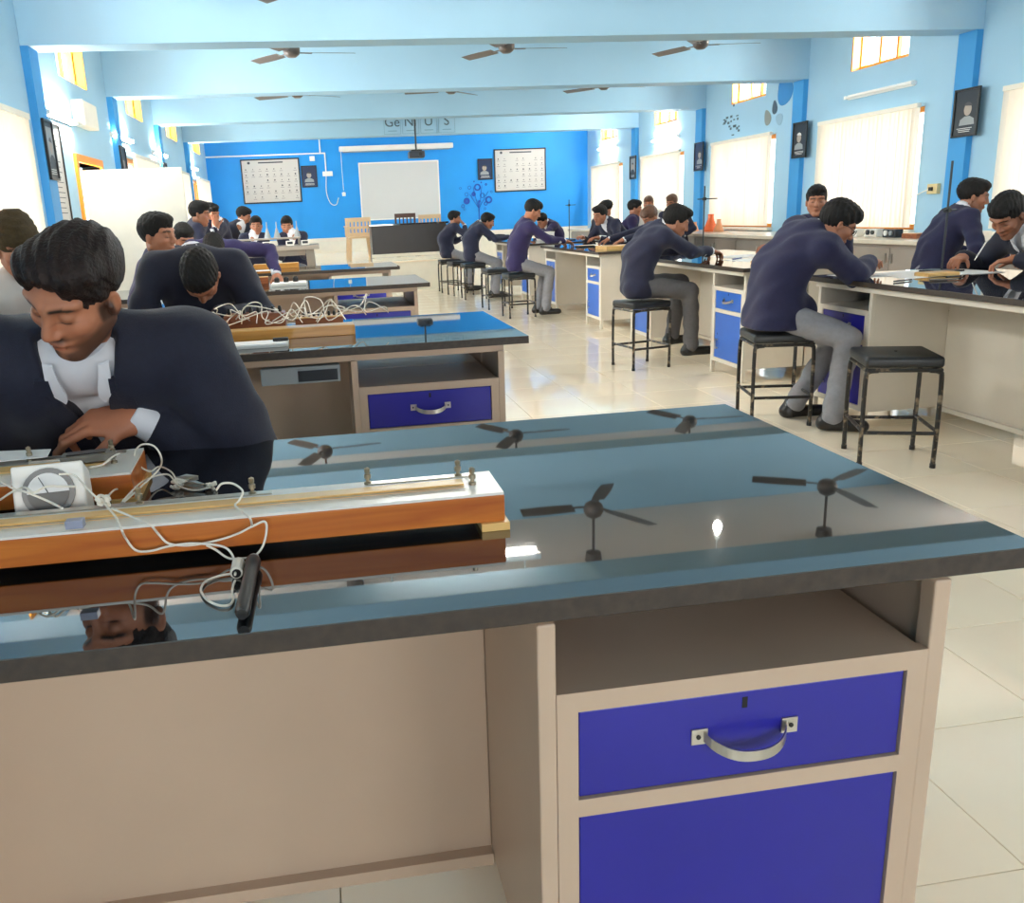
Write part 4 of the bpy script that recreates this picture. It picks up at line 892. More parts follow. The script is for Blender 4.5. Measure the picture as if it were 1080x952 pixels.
M_skin = mat('skin', (150, 96, 70), .5, var=.08, vscale=30, attr=True)
M_hair = mat('hair_black', (15, 12, 11), .68, ior=1.38, var=.4, vscale=70, bump=.4, bscale=220)
M_hairA = mat('hair_dark_brown', (30, 18, 15), .6, ior=1.4, var=.6, vscale=50, bump=.4, bscale=160)
M_hairB = mat('hair_brown', (92, 62, 44), .45, var=.3, vscale=60)
CLOTH = {'navy': mat('wool_navy', (26, 29, 55), .85, var=.1, vscale=60, bump=.25, bscale=300, sheen=.1), 'blazer': mat('blazer_navy', (24, 27, 46), .8, var=.1, vscale=80, bump=.2, bscale=400, sheen=.08),
         'royal': mat('wool_royal_navy', (25, 26, 62), .85, var=.1, vscale=60, bump=.25, bscale=300, sheen=.1), 'purple': mat('wool_purple', (38, 29, 76), .85, var=.1, vscale=60, bump=.25, bscale=300, sheen=.1),
         'white': mat('shirt_white', (228, 229, 234), .7, var=.03, vscale=20), 'grey': mat('trouser_grey', (140, 140, 146), .8, var=.07, vscale=40, bump=.15, bscale=300), 'greyd': mat('trouser_grey_dark', (98, 96, 98), .8, var=.07, vscale=40, bump=.15, bscale=300),
         'shoe': mat('shoe_black', (28, 26, 26), .35, var=.1), 'olive': mat('knit_olive', (62, 50, 26), .9, var=.2, vscale=40, bump=.5, bscale=120), 'pale': mat('jacket_pale_grey', (214, 208, 200), .75, var=.04, vscale=20)}
SKIN = lin((168, 112, 84))
class Head:
    """head frame: hf forward, hu up, hr right; centre between the ears"""
    def __init__(s, c, yaw, pitch, tilt=0, sc=1.0):
        y, p, t = map(math.radians, (yaw, pitch, tilt)); s.c = np.array(c, float); s.sc = sc
        s.f = np.array([math.cos(y)*math.cos(p), math.sin(y)*math.cos(p), -math.sin(p)])
        r = np.array([math.sin(y), -math.cos(y), 0]); u = np.cross(r, s.f)
        s.r = math.cos(t)*r+math.sin(t)*u; s.u = -math.sin(t)*r+math.cos(t)*u
        s.M = np.stack([s.r, s.f, s.u], 1).astype(np.float32)
    def loc(s, P): return (P-A3(s.c))@s.M/np.float32(s.sc)
    def w(s, p): return s.c+(np.array(p, float)*s.sc)@s.M.T.astype(float)
    def sdf(s, P):
        q = s.loc(P); q[:, 0] = np.abs(q[:, 0]) if False else q[:, 0]
        x = np.abs(q[:, :1]); Q = np.concatenate([x, q[:, 1:]], 1)
        d = d_ell(Q, (0, -.016, .034), (.074, .094, .084))
        d = smin(d, d_ell(Q, (0, .026, -.028), (.061, .068, .084)), .03)
        d = smin(d, d_cone(Q, (.049, .0, -.055), (.014, .062, -.099), .020, .020), .03)
        d = smin(d, d_ell(Q, (0, .07, -.100), (.024, .022, .018)), .02)
        d = smin(d, d_ell(Q, (.042, .058, -.022), (.022, .024, .02)), .02)
        d = smin(d, d_cone(Q, (.05, .066, .034), (.008, .088, .030), .010, .010), .018)
        d = smax(d, -d_ell(Q, (.031, .100, .006), (.020, .018, .013)), .014)
        d = smin(d, d_ell(Q, (.031, .074, .006), (.0145, .0145, .0125)), .004)
        d = smin(d, d_cone(Q, (0, .088, .018), (0, .108, -.026), .0075, .0125), .014)
        d = smin(d, d_ell(Q, (.013, .098, -.031), (.008, .010, .007)), .008)
        d = smin(d, d_ell(Q, (0, .084, -.060), (.026, .016, .010)), .010)
        d = smin(d, d_ell(Q, (.006, .0955, -.0585), (.013, .007, .0048)), .004)
        d = smin(d, d_ell(Q, (0, .0935, -.0705), (.016, .008, .0056)), .004)
        d = smax(d, -d_cone(Q, (0, .105, -.0645), (.024, .092, -.0645), .0022, .0016), .003)
        ef = np.array([[.93, .30, 0], [-.34, .94, .17], [.05, -.16, .98]], np.float32).T; e = d_ell(Q, (.078, -.006, -.014), (.0075, .0155, .029), ef); e = smax(e, -d_ell(Q, (.086, -.001, -.006), (.0065, .009, .018)), .004); e = smin(e, d_ell(Q, (.078, .006, -.012), (.006, .006, .008)), .004)
        d = smin(d, e, .006)
        return d*s.sc
    def colors(s, V, tone, beard=0., brow=1., lid=False):
        q = s.loc(V.astype(np.float32)); x = np.abs(q[:, 0]); y = q[:, 1]; z = q[:, 2]
        C = np.tile(np.array(tone, np.float32), (len(V), 1))
        g = lambda cx, cy, cz, sx, sy, sz: np.exp(-(((x-cx)/sx)**2+((y-cy)/sy)**2+((z-cz)/sz)**2))
        def mixc(f, col):
            nonlocal C
            f = np.clip(f, 0, 1)[:, None]; C = C*(1-f)+np.array(col, np.float32)*f
        t = np.array(tone)
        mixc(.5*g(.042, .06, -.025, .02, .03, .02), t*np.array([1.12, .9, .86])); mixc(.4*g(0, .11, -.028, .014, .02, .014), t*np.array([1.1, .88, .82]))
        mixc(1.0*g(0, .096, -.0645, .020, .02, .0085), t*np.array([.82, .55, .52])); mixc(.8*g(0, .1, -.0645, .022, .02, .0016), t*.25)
        if beard:
            zl = -.014-.46*np.maximum(y, 0); jaw = (1-g(0, .096, -.064, .024, .04, .014))*np.clip((zl-z)/.022, 0, 1)*np.clip((x-.012)/.02+np.clip((-.082-z)/.008, 0, 1), 0, 1)*np.clip((y+.035)/.02, 0, 1)*np.clip((z+.145)/.02, 0, 1)*.72
            side = np.clip((x-.058)/.006, 0, 1)*np.clip((.020-np.abs(y-.014))/.010, 0, 1)*np.clip((.016-z)/.02, 0, 1)*np.clip((z+.06)/.02, 0, 1)*.8
            mou = g(0, .098, -.0475, .027, .03, .0065)*1.1
            mixc(beard*np.maximum(np.maximum(jaw, side), mou), np.array([.022, .014, .011]))
        br = np.exp(-((z-(.028+.14*(x-.012)*(x < .038)-.10*np.maximum(x-.038, 0)))/.0048)**2)*np.clip((x-.009)/.006, 0, 1)*np.clip((.056-x)/.008, 0, 1)*(y > .045)
        mixc(br*1.25*brow, (.018, .012, .01))
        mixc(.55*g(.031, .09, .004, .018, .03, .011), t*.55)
        if lid: mixc(1.3*np.exp(-((z+.0035)/.0022)**2)*np.exp(-((x-.031)/.014)**2)*(y > .06), (.012, .008, .008))
        return C
def hair_fn(H, style, seed=0):
    def fn(P):
        q = H.loc(P); x = np.abs(q[:, :1]); Q = np.concatenate([x, q[:, 1:]], 1); y, z = q[:, 1], q[:, 2]
        if style == 'swept':
            d = d_ell(Q, (0, -.020, .042), (.084, .105, .086))
            d = smin(d, d_ell(q, (-.005, .040, .094), (.064, .050, .028)), .03)
            d = smin(d, d_ell(q, (.045, .030, .080), (.036, .042, .030)), .025); d = smin(d, d_ell(q, (-.045, .028, .080), (.036, .042, .030)), .025)
            fl = q[:, 0]*1.0+.35*y-.25*z
            d = d + .0020*np.sin(fl*210+np.sin(y*40+z*35)*1.6) + .0011*np.sin(fl*520+y*60+np.sin(z*90))
            cut = d_ell(Q, (0, .132, .000), (.082, .080, .100)); d = smax(d, -(cut+.003*np.sin(q[:, 0]*260+z*80)), .006)
            d = smax(d, -d_ell(Q, (.09, .012, -.035), (.04, .024, .045)), .006)
            d = smax(d, -(z+.055+np.clip(-y-.05, 0, .1)*.25), .01)
        elif style == 'cap':
            d = d_ell(Q, (0, -.02, .048), (.094, .114, .100)); d = smin(d, d_ell(Q, (0, -.04, .12), (.05, .05, .04)), .05)
            d = smax(d, -(z-.004+y*.12), .008); d += .0025*np.sin(z*260)
        elif style == 'turban':
            d = d_ell(Q, (0, -.02, .062), (.102, .118, .082)); d = smax(d, -(z-.012-y*.2), .01); d += .003*np.sin(z*190+q[:, 0]*60)
        else:
            top = {'short': .004, 'quiff': .010, 'flat': .010}.get(style, 0)
            d = d_ell(Q, (0, -.021, .042), (.0835, .104, .090+top))
            d = smin(d, d_ell(Q, (0, .040, .090+top), (.062, .052, .032)), .03)
            if style == 'quiff': d = smin(d, d_ell(q, (.012, .062, .100), (.052, .036, .028)), .02)
            if style == 'flat': d = smin(d, d_ell(q, (-.01, .074, .078), (.056, .026, .026)), .015)
            d = d + .0028*np.sin(q[:, 0]*170+y*70+seed)*np.sin(y*120+z*100+seed) + .0016*np.sin(q[:, 0]*420+y*160)
            cut = d_ell(Q, (0, .128, -.026), (.080, .080, .093)); d = smax(d, -(cut+.004*np.sin(q[:, 0]*230+seed)), .005)
            d = smax(d, -d_ell(Q, (.09, .014, -.040), (.04, .024, .045)), .006)
            d = smax(d, -(z+.064+np.clip(-y-.05, 0, .1)*.2), .008)
        return d*H.sc
    return fn
def hand_segs(wrist, fwd, back, side, curl, spread=.12, point=False, sc=1.0, fore=None):
    """finger chains; fwd toward the fingertips, back = back of the hand, side = thumb side"""
    f, b = nrm(fwd), nrm(back); b = nrm(b-f*(b@f)); s_ = nrm(np.cross(f, b)); s_ = s_ if s_@np.array(side) > 0 else -s_
    w = np.array(wrist, float); segs = []; Ls = [(.044, .026, .021), (.048, .030, .022), (.045, .028, .021), (.036, .021, .018)]; xs = [.028, .009, -.010, -.028]; ys = [.092, .096, .092, .084]
    for k in range(4):
        base = w+sc*(f*ys[k]+s_*xs[k]+b*.003); a = 0; c = curl[k] if isinstance(curl, (list, tuple)) else curl; dirf = nrm(f+s_*spread*(1.5-k)*.6); p = base; r = .0092 if k < 3 else .008
        for j, L in enumerate(Ls[k]):
            a += math.radians(c*(.8, 1.0, .6)[j]); d = math.cos(a)*dirf-math.sin(a)*b; q = p+d*L*sc; segs.append((p, q, r*sc*(1-.08*j), r*sc*(1-.08*(j+1)), k)); p = q
    base = w+sc*(f*.028+s_*.026-b*.004); d = nrm(f*.72+s_*.62-b*.30); p = base
    for j, L in enumerate((.044, .032, .026)):
        q = p+d*L*sc; segs.append((p, q, (.0125, .0105, .0095)[j]*sc, (.0105, .0095, .0075)[j]*sc, 4)); p = q; d = nrm(d+f*.25-b*.12)
    palm = (w, w-nrm(fore if fore is not None else f)*.06, f, s_, b, sc)
    return segs, palm
def hand_sdf(P, segs, palm):
    w, e, f, s_, b, sc = palm; fr = np.stack([s_, f, b], 1)
    d = d_ell(P, w+f*.052*sc, (.043*sc, .056*sc, .0165*sc), fr); d = smin(d, d_ell(P, w+f*.03*sc+s_*.02*sc-b*.006*sc, (.022*sc, .034*sc, .017*sc), fr), .012)
    d = smin(d, smin(d_cone(P, e, w, .025*sc, .0255*sc), d_cone(P, w, w+f*.02*sc, .026*sc, .026*sc), .01), .02)
    for k in range(5):
        dk = None
        for (p, q, r0, r1, kk) in segs:
            if kk != k: continue
            c = d_cone(P, p, q, r0, r1); dk = c if dk is None else smin(dk, c, .004)
        d = smin(d, dk, .007)
    return d
def person(label, pel, face, head, hyaw=None, hpitch=15, htilt=0, wl=None, wr=None, feet=None, top='navy', blazer=False, hair='short', hm=None, h=.014, tone=None, beard=0,
           collar=True, vneck=False, pants='grey', handh=None, hl=None, hr=None, lower=True, elbow_l=None, elbow_r=None, lid=True, headh=None, sc=1.0, lapel=False, hsc=1.0, spread=.17, eyes=False, armr=1.0, sleeve=None, vw=.28, neck=None, glasses=False, legface=None, tw=1.0, al=1.0):
    fa = math.radians(face); f = np.array([math.cos(fa), math.sin(fa), 0]); l = np.array([-math.sin(fa), math.cos(fa), 0]); up = np.array([0, 0, 1.])
    pel = np.array(pel, float); head = np.array(head, float); org = np.array([pel[0], pel[1], 0]); tone = tone or SKIN
    g = [pel, pel+up*.22*sc, pel+up*.44*sc+f*.12, head]
    if neck is not None:
        nk_ = np.array(neck, float); P0, Mi, N = fabrik(pel, nk_, [.22*sc, .29*sc], [pel, pel+up*.22*sc-f*.06, nk_]); HCn = head
    else: P0, Mi, N, HCn = fabrik(pel, head, [.22*sc, .285*sc, .125*sc], g)
    d2 = nrm(N-Mi); ll = nrm(l-d2*(l@d2)); cf = np.cross(ll, d2); cf = cf if cf@f > -.2 else -cf; cf = np.cross(ll, d2)
    if cf@np.array([f[0], f[1], -.3]) < 0: cf = -cf
    nd = nrm(HCn-N); SL, SR = N-d2*.045*sc+ll*spread*sc+cf*.015, N-d2*.045*sc-ll*spread*sc+cf*.015
    H = Head(head, face if hyaw is None else hyaw, hpitch, htilt, hsc)
    arms = []
    for S, wv, sd, hint in ((SL, wl, 1, elbow_l), (SR, wr, -1, elbow_r)):
        tgt = np.array(wv, float) if wv is not None else pel+f*.27+ll*sd*.13+up*.10
        E, Wr = ik(S, tgt, .285*sc*al, .255*sc*al, np.array(hint, float) if hint is not None else ll*sd*.7-up*.75-f*.15)
        arms.append((S, E, Wr, sd))
    legs = []
    fl = feet or [None, None]; lf = math.radians(face if legface is None else legface); fF = np.array([math.cos(lf), math.sin(lf), 0]); lF = np.array([-math.sin(lf), math.cos(lf), 0])
    for sd, ft in ((1, fl[0]), (-1, fl[1])):
        hp = pel+lF*sd*.085-up*.015; an = np.array(ft, float) if ft is not None else np.array([*(pel+fF*.36+lF*sd*.10)[:2], .085])
        K, An = ik(hp, an, .43*sc, .455*sc, fF+up*.6); legs.append((hp, K, An))
    # --- torso garment
    tr = .118*sc; X = ll
    def torso(P, e=0., arm=True, hem=0.):
        d = None
        for s_ in (1, -1):
            c = smin(d_cone(P, pel+X*s_*.062*tw-up*hem, Mi+X*s_*.058*tw, tr+e+hem*.30, tr-.004+e), d_cone(P, Mi+X*s_*.058*tw, N-d2*.13*sc+X*s_*.078*tw, tr-.002+e, .112*sc+e), .05)
            d = c if d is None else smin(d, c, .05)
        d = smin(d, d_cone(P, SL-d2*.012, SR-d2*.012, .058*sc+e, .058*sc+e), .07)
        d = smin(d, d_cone(P, N-d2*.08, N+nd*.005, .085*sc+e, .062*sc+e), .05)
        for S_ in (SL, SR): d = smin(d, d_cone(P, N-d2*.035, S_-d2*.01, .066*sc+e, .056*sc+e), .05)
        if arm:
            for S, E, Wr, sd in arms:
                d = smin(d, d_cone(P, S, E, .060*sc*armr+e, .050*sc*armr+e), .035); w2 = E+(Wr-E)*((sleeve or .93) if e >= 0 else .5)
                d = smin(d, d_cone(P, E, w2, .050*sc*armr+e, .038*sc*armr+e), .018)
        return d
    pts = [pel-up*.16, Mi, N, SL, SR]+[p for a in arms for p in a[1:3]]
    lo, hi = np.min(pts, 0)-.2, np.max(pts, 0)+.2
    sd_ = abs(hash(label)) % 7 if False else (len(label)*3) % 7
    front = lambda P: (P-A3(N))@cf.astype(np.float32); lat = lambda P: np.abs((P-A3(N))@ll.astype(np.float32)); dn = lambda P: -(P-A3(N))@d2.astype(np.float32)
    hem = .10 if blazer else .025
    def top_fn(P):
        d = torso(P, .011 if blazer else 0., True, hem)+wrinkle(P, .005 if h < .011 else .0048, .8, sd_)
        if blazer:
            d = smin(d, d_cone(P, pel+f*.02+X*.06, pel+f*.13+X*.075-up*.005, .128, .112), .04); d = smin(d, d_cone(P, pel+f*.02-X*.06, pel+f*.13-X*.075-up*.005, .128, .112), .04)
        if pel[2] < .8: d = smax(d, -(P[:, 2]-np.float32(pel[2]-.116)), .012)
        d = smax(d, -d_cone(P, N-nd*.02, head, .056, .05), .006)
        if vneck or lapel:
            dep = .30 if lapel else .12; w = np.maximum(0, (dep-dn(P))*(vw if lapel else .42)+.012)
            wedge = np.maximum(lat(P)-w, np.maximum(-(front(P)-.02), dn(P)-dep)); wedge = np.maximum(wedge, -(torso(P, 0., False)+.028)); d = smax(d, -wedge, .004)
        return d
    V, Fq = surf(top_fn, lo, hi, h)
    # --- body (skin) : head, neck, slim trunk and limbs, hands: one mesh
    bh = headh or min(h, .0075)
    nk = np.array(N-nd*.02); nt_ = H.w((0, -.022, -.055))
    V1, F1 = surf(lambda P: smin(H.sdf(P), d_cone(P, nk-nd*.04, nt_, .056*sc, .050*hsc), .02), np.minimum(H.c-.135*hsc, nk-.08), np.maximum(H.c+.135*hsc, nk+.08), bh)
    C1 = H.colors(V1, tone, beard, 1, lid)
    parts = [(V1, F1, C1)]
    hh = handh or min(.0065, h*.6)
    for (S, E, Wr, sd), spec in zip(arms, (hl, hr)):
        spec = spec or {}
        fw = nrm(spec.get('fwd', (Wr-E)*1.0+np.array([0, 0, -.03]))); bk = np.array(spec.get('back', (0, 0, 1.))); cu = spec.get('curl', 28)
        segs, palm = hand_segs(Wr, fw, bk, spec.get('side', -ll*sd), cu, spec.get('spread', .12), sc=spec.get('sc', 1.0), fore=Wr-E)
        pp = np.array([s[0] for s in segs]+[s[1] for s in segs]+[Wr-nrm(Wr-E)*.06])
        V2, F2 = surf(lambda P: hand_sdf(P, segs, palm), pp.min(0)-.035, pp.max(0)+.035, hh); parts.append((V2, F2, np.tile(np.array(tone, np.float32)*np.array([1.06, 1.0, .98], np.float32), (len(V2), 1))))
    # slim trunk and limbs inside the clothes
    def slim(P):
        d = torso(P, -.047, True, 0)
        for hp, K, An in legs: d = smin(d, smin(d_cone(P, hp, K, .062, .044), d_cone(P, K, An, .042, .03), .02), .03)
        return d
    allp = pts+[p for L_ in legs for p in L_]
    if lower: V3, F3 = surf(slim, np.min(allp, 0)-.12, np.max(allp, 0)+.15, .03)
    else: V3, F3 = surf(lambda P: torso(P, -.047), lo, hi, .03)
    parts.append((V3, F3, np.tile(np.array(tone, np.float32), (len(V3), 1))))
    off = 0; VV, FF, CC = [], [], []
    for v, q, c in parts: VV.append(v); FF.append(q+off); CC.append(c); off += len(v)
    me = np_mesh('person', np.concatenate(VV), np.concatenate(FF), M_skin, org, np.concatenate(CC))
    body = link('person', me, None, tuple(org)); tag(body, label, 'person', 'students at the benches')
    link('blazer' if blazer else 'sweater', np_mesh('top', V, Fq, CLOTH[top], org), body)
    V, Fq = surf(hair_fn(H, hair, sd_), H.c-.17*hsc, H.c+.17*hsc, bh if bh < .006 else bh*1.05)
    link('cap' if hair == 'cap' else ('turban' if hair == 'turban' else 'hair'), np_mesh('hair', V, Fq, hm or M_hair, org), body)
    if collar:
        def col_fn(P):
            d = d_cone(P, N-nd*.03, N+nd*.028*sc, .073*sc, .062*sc); d = np.maximum(d, -((P-A3(N-nd*.035))@nd.astype(np.float32))); return smax(d, -d_cone(P, N, head, .05, .045), .004)
        ext = [N]
        V, Fq = surf(col_fn, N-.12, N+.12, max(.005, h*.6)); link('shirt_collar', np_mesh('collar', V, Fq, CLOTH['white'], org), body)
    if vneck or lapel:
        V, Fq = surf(lambda P: np.maximum(torso(P, -.012, False), np.maximum(lat(P)-.14, -(front(P)-.0))), lo, hi, h); link('shirt', np_mesh('shirt', V, Fq, CLOTH['white'], org), body)
    if lapel:
        def spt(dn_, lat_, s_, off_):
            c0 = N-d2*dn_+ll*s_*lat_; ts = np.linspace(-.02, .26, 90); q = (c0[None]+cf[None]*ts[:, None]).astype(np.float32); dd = torso(q, .004, False)
            ins = np.where(dd < 0)[0]; k = ins[-1]+1 if len(ins) else 0; return c0+cf*(ts[min(k, 89)]+off_)-org
        for s_ in (1, -1):
            for nm, rows, mm, o0, o1 in (('lapel', [(.015, .058, .085), (.05, .050+vw*.03, .098), (.085, .046, .104), (.095, .045, .082), (.13, .040, .082), (.18, .034, .070), (.23, .024, .050), (.28, .012, .028), (.30, .006, .010)], CLOTH[top], .004, .010),
                                        ('collar_flap', [(-.015, .044, .064), (.01, .040, .064), (.035, .034, .062), (.060, .031, .055), (.075, .034, .046), (.086, .039, .041)], CLOTH['white'], .004, .009)):
                m_ = MB(); n_ = len(rows)
                for off_ in (o0, o1):
                    for (dn_, a_, b_) in rows:
                        for q_ in range(4): m_.v.append(tuple(spt(dn_, a_+(b_-a_)*q_/3, s_, off_)))
                for L_ in (0, 1):
                    for i in range(n_-1):
                        for q_ in range(3): k = L_*n_*4+i*4+q_; m_.f.append([k, k+1, k+5, k+4]); m_.mi.append(0)
                B_ = n_*4
                for i in range(n_-1):
                    for q_ in (0, 3): k = i*4+q_; m_.f.append([k, k+4, k+4+B_, k+B_]); m_.mi.append(0)
                for i in (0, n_-1):
                    for q_ in range(3): k = i*4+q_; m_.f.append([k, k+1, k+1+B_, k+B_]); m_.mi.append(0)
                m_.obj(nm, mm, body, smooth=True)
    # cuffs
    for S, E, Wr, sd in arms:
        dv = nrm(Wr-E); V, Fq = surf(lambda P: np.maximum(d_cone(P, Wr-dv*.09, Wr+dv*.004, .037*sc*min(armr, 1.12), .0345*sc*min(armr, 1.12)), (P-A3(Wr+dv*.012))@dv.astype(np.float32)), np.minimum(Wr-dv*.09, Wr)-.06, np.maximum(Wr-dv*.09, Wr)+.06, max(.006, h*.6)); link('shirt_cuff', np_mesh('cuff', V, Fq, CLOTH['white'], org), body)
    if lower:
        def leg_fn(P):
            d = smin(d_cone(P, pel+X*.06+up*.006, pel-X*.06+up*.006, .112*sc, .112*sc), d_cone(P, pel+X*.045+up*.05, pel-X*.045+up*.05, .098*sc, .098*sc), .03)
            for hp, K, An in legs: d = smin(d, smin(d_cone(P, hp, K, .092*sc, .070*sc), d_cone(P, K, An-np.array([0, 0, .0]), .068*sc, .060*sc), .02), .03)
            return d+wrinkle(P, .004, 1, sd_+2)
        lp = [pel]+[p for L_ in legs for p in L_]; V, Fq = surf(leg_fn, np.min(lp, 0)-.16, np.max(lp, 0)+.17, max(h, .013)); link('trousers', np_mesh('trousers', V, Fq, CLOTH[pants], org), body)
        for hp, K, An in legs:
            dv = nrm(np.array([An[0]-K[0]*.3-pel[0]*.7, An[1]-K[1]*.3-pel[1]*.7, 0])+fF*.3); sl = An[2]-.085
            def shoe(P):
                q = np.array([An[0], An[1], sl+.042]); d = smin(d_cone(P, q-dv*.05, q+dv*.16, .040, .036), d_cone(P, q-dv*.03, q-dv*.02+up*.05, .042, .042), .03); return np.maximum(d, -(P[:, 2]-np.float32(sl+.004)))
            q = np.array([An[0], An[1], sl+.04]); V, Fq = surf(shoe, q-.26, q+.26, max(.010, h*.8)); link('shoe', np_mesh('shoe', V, Fq, CLOTH['shoe'], org), body)
    if glasses:
        m_ = MB()
        for s_ in (-1, 1):
            ring = [H.w((s_*.032+.021*math.cos(t), .104-.004*abs(math.cos(t)), .004+.016*math.sin(t)))-org for t in np.linspace(0, 2*math.pi, 17)]; m_.tube(ring, .0018, 6)
            m_.tube([H.w((s_*.053, .100, .006))-org, H.w((s_*.078, .05, .008))-org, H.w((s_*.082, -.005, .006))-org], .0018, 6)
        m_.tube([H.w((-.011, .106, .006))-org, H.w((.011, .106, .006))-org], .0018, 6); m_.obj('glasses', M_black, body)
    if eyes:
        for s_ in (-1, 1):
            e = H.w((s_*.031, .0795, .005)); MB().lathe([(0, -.0065), (.006, -.0045), (.0085, 0), (.006, .0045), (0, .0065)], tuple(e-org), 10).obj('eye', M_dark, body, smooth=True)
    return dict(body=body, H=H, N=N, Mi=Mi, cf=cf, ll=ll, d2=d2, nd=nd, arms=arms, org=org, SL=SL, SR=SR, legs=legs)
# ================================================================== the students
SEAT = .555
pz = SEAT+.138
# near student at the first bench
A = person('student in dark navy blazer and white shirt bent over the nearest bench', (-.53, 2.20, pz), -90, (-.462, 1.735, 1.208), neck=(-.505, 1.87, 1.105), hyaw=-122, hpitch=33, htilt=18, hsc=.97,
           wl=(-.415, 1.89, .92), wr=(-.90, 1.80, .91), elbow_l=(1.0, .1, -.35), elbow_r=(-.5, .3, -1), top='blazer', blazer=True, lapel=True, hair='swept', hm=M_hairA, h=.009, headh=.0034, handh=.0034, beard=1.1,
           tone=lin((186, 122, 90)), hl=dict(fwd=(-1, -.10, -.04), back=(-.05, -.45, .9), side=(-.3, -1, -.2), curl=(26, 36, 44, 50), spread=.16, sc=1.14), spread=.22, armr=1.32, sleeve=.72, vw=.2, tw=1.55, al=1.2)
# right column, aisle side
person('student in long royal-navy blazer seated with his back turned, writing', (2.66, 4.76, pz), 5, (2.94, 4.60, 1.165), hyaw=-14, hpitch=34, wr=(3.24, 4.72, .925), wl=(3.2, 5.05, .925), top='royal', blazer=True,
       legface=-22, feet=[(2.85, 4.78, .085), (2.88, 4.42, .085)], hair='flat', h=.011, headh=.0055, armr=1.15, glasses=True, spread=.185)
person('student in navy jumper and dark grey trousers perched on stool at second bench', (2.60, 6.84, pz), 0, (2.88, 6.72, 1.175), hyaw=-8, hpitch=24, wr=(3.22, 6.80, .925), wl=(3.2, 7.1, .925), top='navy', pants='greyd',
       feet=[(2.98, 6.98, .22), (3.04, 6.72, .16)], hair='quiff', h=.011, headh=.006, armr=1.08)
person('student in purple-navy jumper and pale grey trousers at third bench, aisle side', (2.48, 10.76, pz), 0, (2.68, 10.62, 1.315), hyaw=-4, hpitch=28, wr=(3.08, 10.62, .93), wl=(3.08, 10.95, .93), top='purple',
       feet=[(2.79, 10.86, .10), (2.83, 10.62, .10)], hair='flat', h=.015, headh=.007)
person('hunched student in dark navy jumper at the farthest right bench', (2.40, 13.5, pz), 0, (2.66, 13.42, 1.18), hyaw=-5, hpitch=22, wr=(2.98, 13.32, .93), wl=(2.98, 13.6, .93), top='navy', hair='short', h=.018, headh=.008)
person('student resting hand on his mouth, farthest along the aisle', (2.24, 14.95, pz), 0, (2.38, 14.9, 1.24), hyaw=-10, hpitch=8, wr=(2.53, 14.80, 1.12), wl=(2.6, 15.1, .92), top='navy', hair='short', h=.018, headh=.008,
       hr=dict(fwd=(-.5, .2, .8), back=(.8, -.2, .4), curl=55))
# right column, window side
person('student in navy facing the camera behind the long-blazer student', (4.43, 6.97, pz), -150, (4.22, 6.93, 1.285), hyaw=-118, hpitch=4, wl=(3.95, 6.55, .925), wr=(3.98, 7.2, .925), top='royal', hair='quiff', h=.014, headh=.0065, collar=False, armr=1.15, eyes=True)
person('student in royal navy jumper turned toward the window counter', (4.68, 6.07, pz), -15, (4.93, 6.0, 1.272), hyaw=-32, hpitch=14, wr=(5.0, 5.70, .85), wl=(5.1, 6.2, .85), top='royal', hair='short', h=.014, headh=.0065, beard=.4, armr=1.12, eyes=True)
person('student with white collar bending to write at the right edge', (4.52, 4.52, pz), 178, (4.02, 4.60, 1.165), hyaw=196, hpitch=40, wl=(3.98, 4.44, .925), wr=(3.92, 4.80, .925), elbow_l=(.2, -.8, -.5), top='blazer', blazer=True, lapel=True, hair='flat', h=.011, headh=.0052,
       handh=.0055, beard=.5, legface=240, hl=dict(fwd=(-.6, .7, -.15), curl=40), hr=dict(fwd=(-.8, -.4, -.15), curl=45))
person('student with open white collar facing the aisle at third bench', (4.22, 11.6, pz), -160, (3.84, 11.5, 1.21), hyaw=-150, hpitch=12, wl=(3.72, 11.15, .925), wr=(3.62, 11.6, .925), legface=172, top='navy', vneck=True, hair='quiff', h=.015, headh=.0075, eyes=True)
person('student in dark turban partly hidden behind white-collared student', (4.28, 12.42, pz), -170, (4.23, 12.42, 1.272), hyaw=-160, hpitch=18, top='blazer', hair='turban', hm=M_hair, h=.02, headh=.009)
person('student in dark purple jumper sitting beside the window counter', (4.74, 12.97, pz), -25, (4.86, 12.9, 1.276), hyaw=-20, hpitch=10, top='purple', hair='short', h=.018, headh=.009)
person('student with brown fringe leaning over the near end of third bench', (4.42, 10.2, pz), 185, (4.02, 10.15, 1.175), hyaw=195, hpitch=38, wl=(3.62, 10.0, .925), wr=(3.62, 10.5, .925), top='navy', hair='flat', hm=M_hairB, h=.016, headh=.008)
person('student with brown hair in front of third blind, left one', (5.62, 14.2, pz), -110, (5.59, 14.2, 1.335), hyaw=-120, hpitch=10, top='pale', hair='short', hm=M_hairB, h=.02, headh=.009)
person('student with brown hair in front of third blind, right one', (5.72, 13.3, pz), -130, (5.60, 13.25, 1.335), hyaw=-140, hpitch=15, top='navy', hair='short', hm=M_hairB, h=.02, headh=.009)
person('student in purple jumper bending at far end of the farthest bench', (4.3, 15.3, pz), 200, (3.98, 15.1, 1.13), hyaw=205, hpitch=32, wl=(3.75, 14.75, .925), top='purple', vneck=True, hair='short', h=.018, headh=.008)
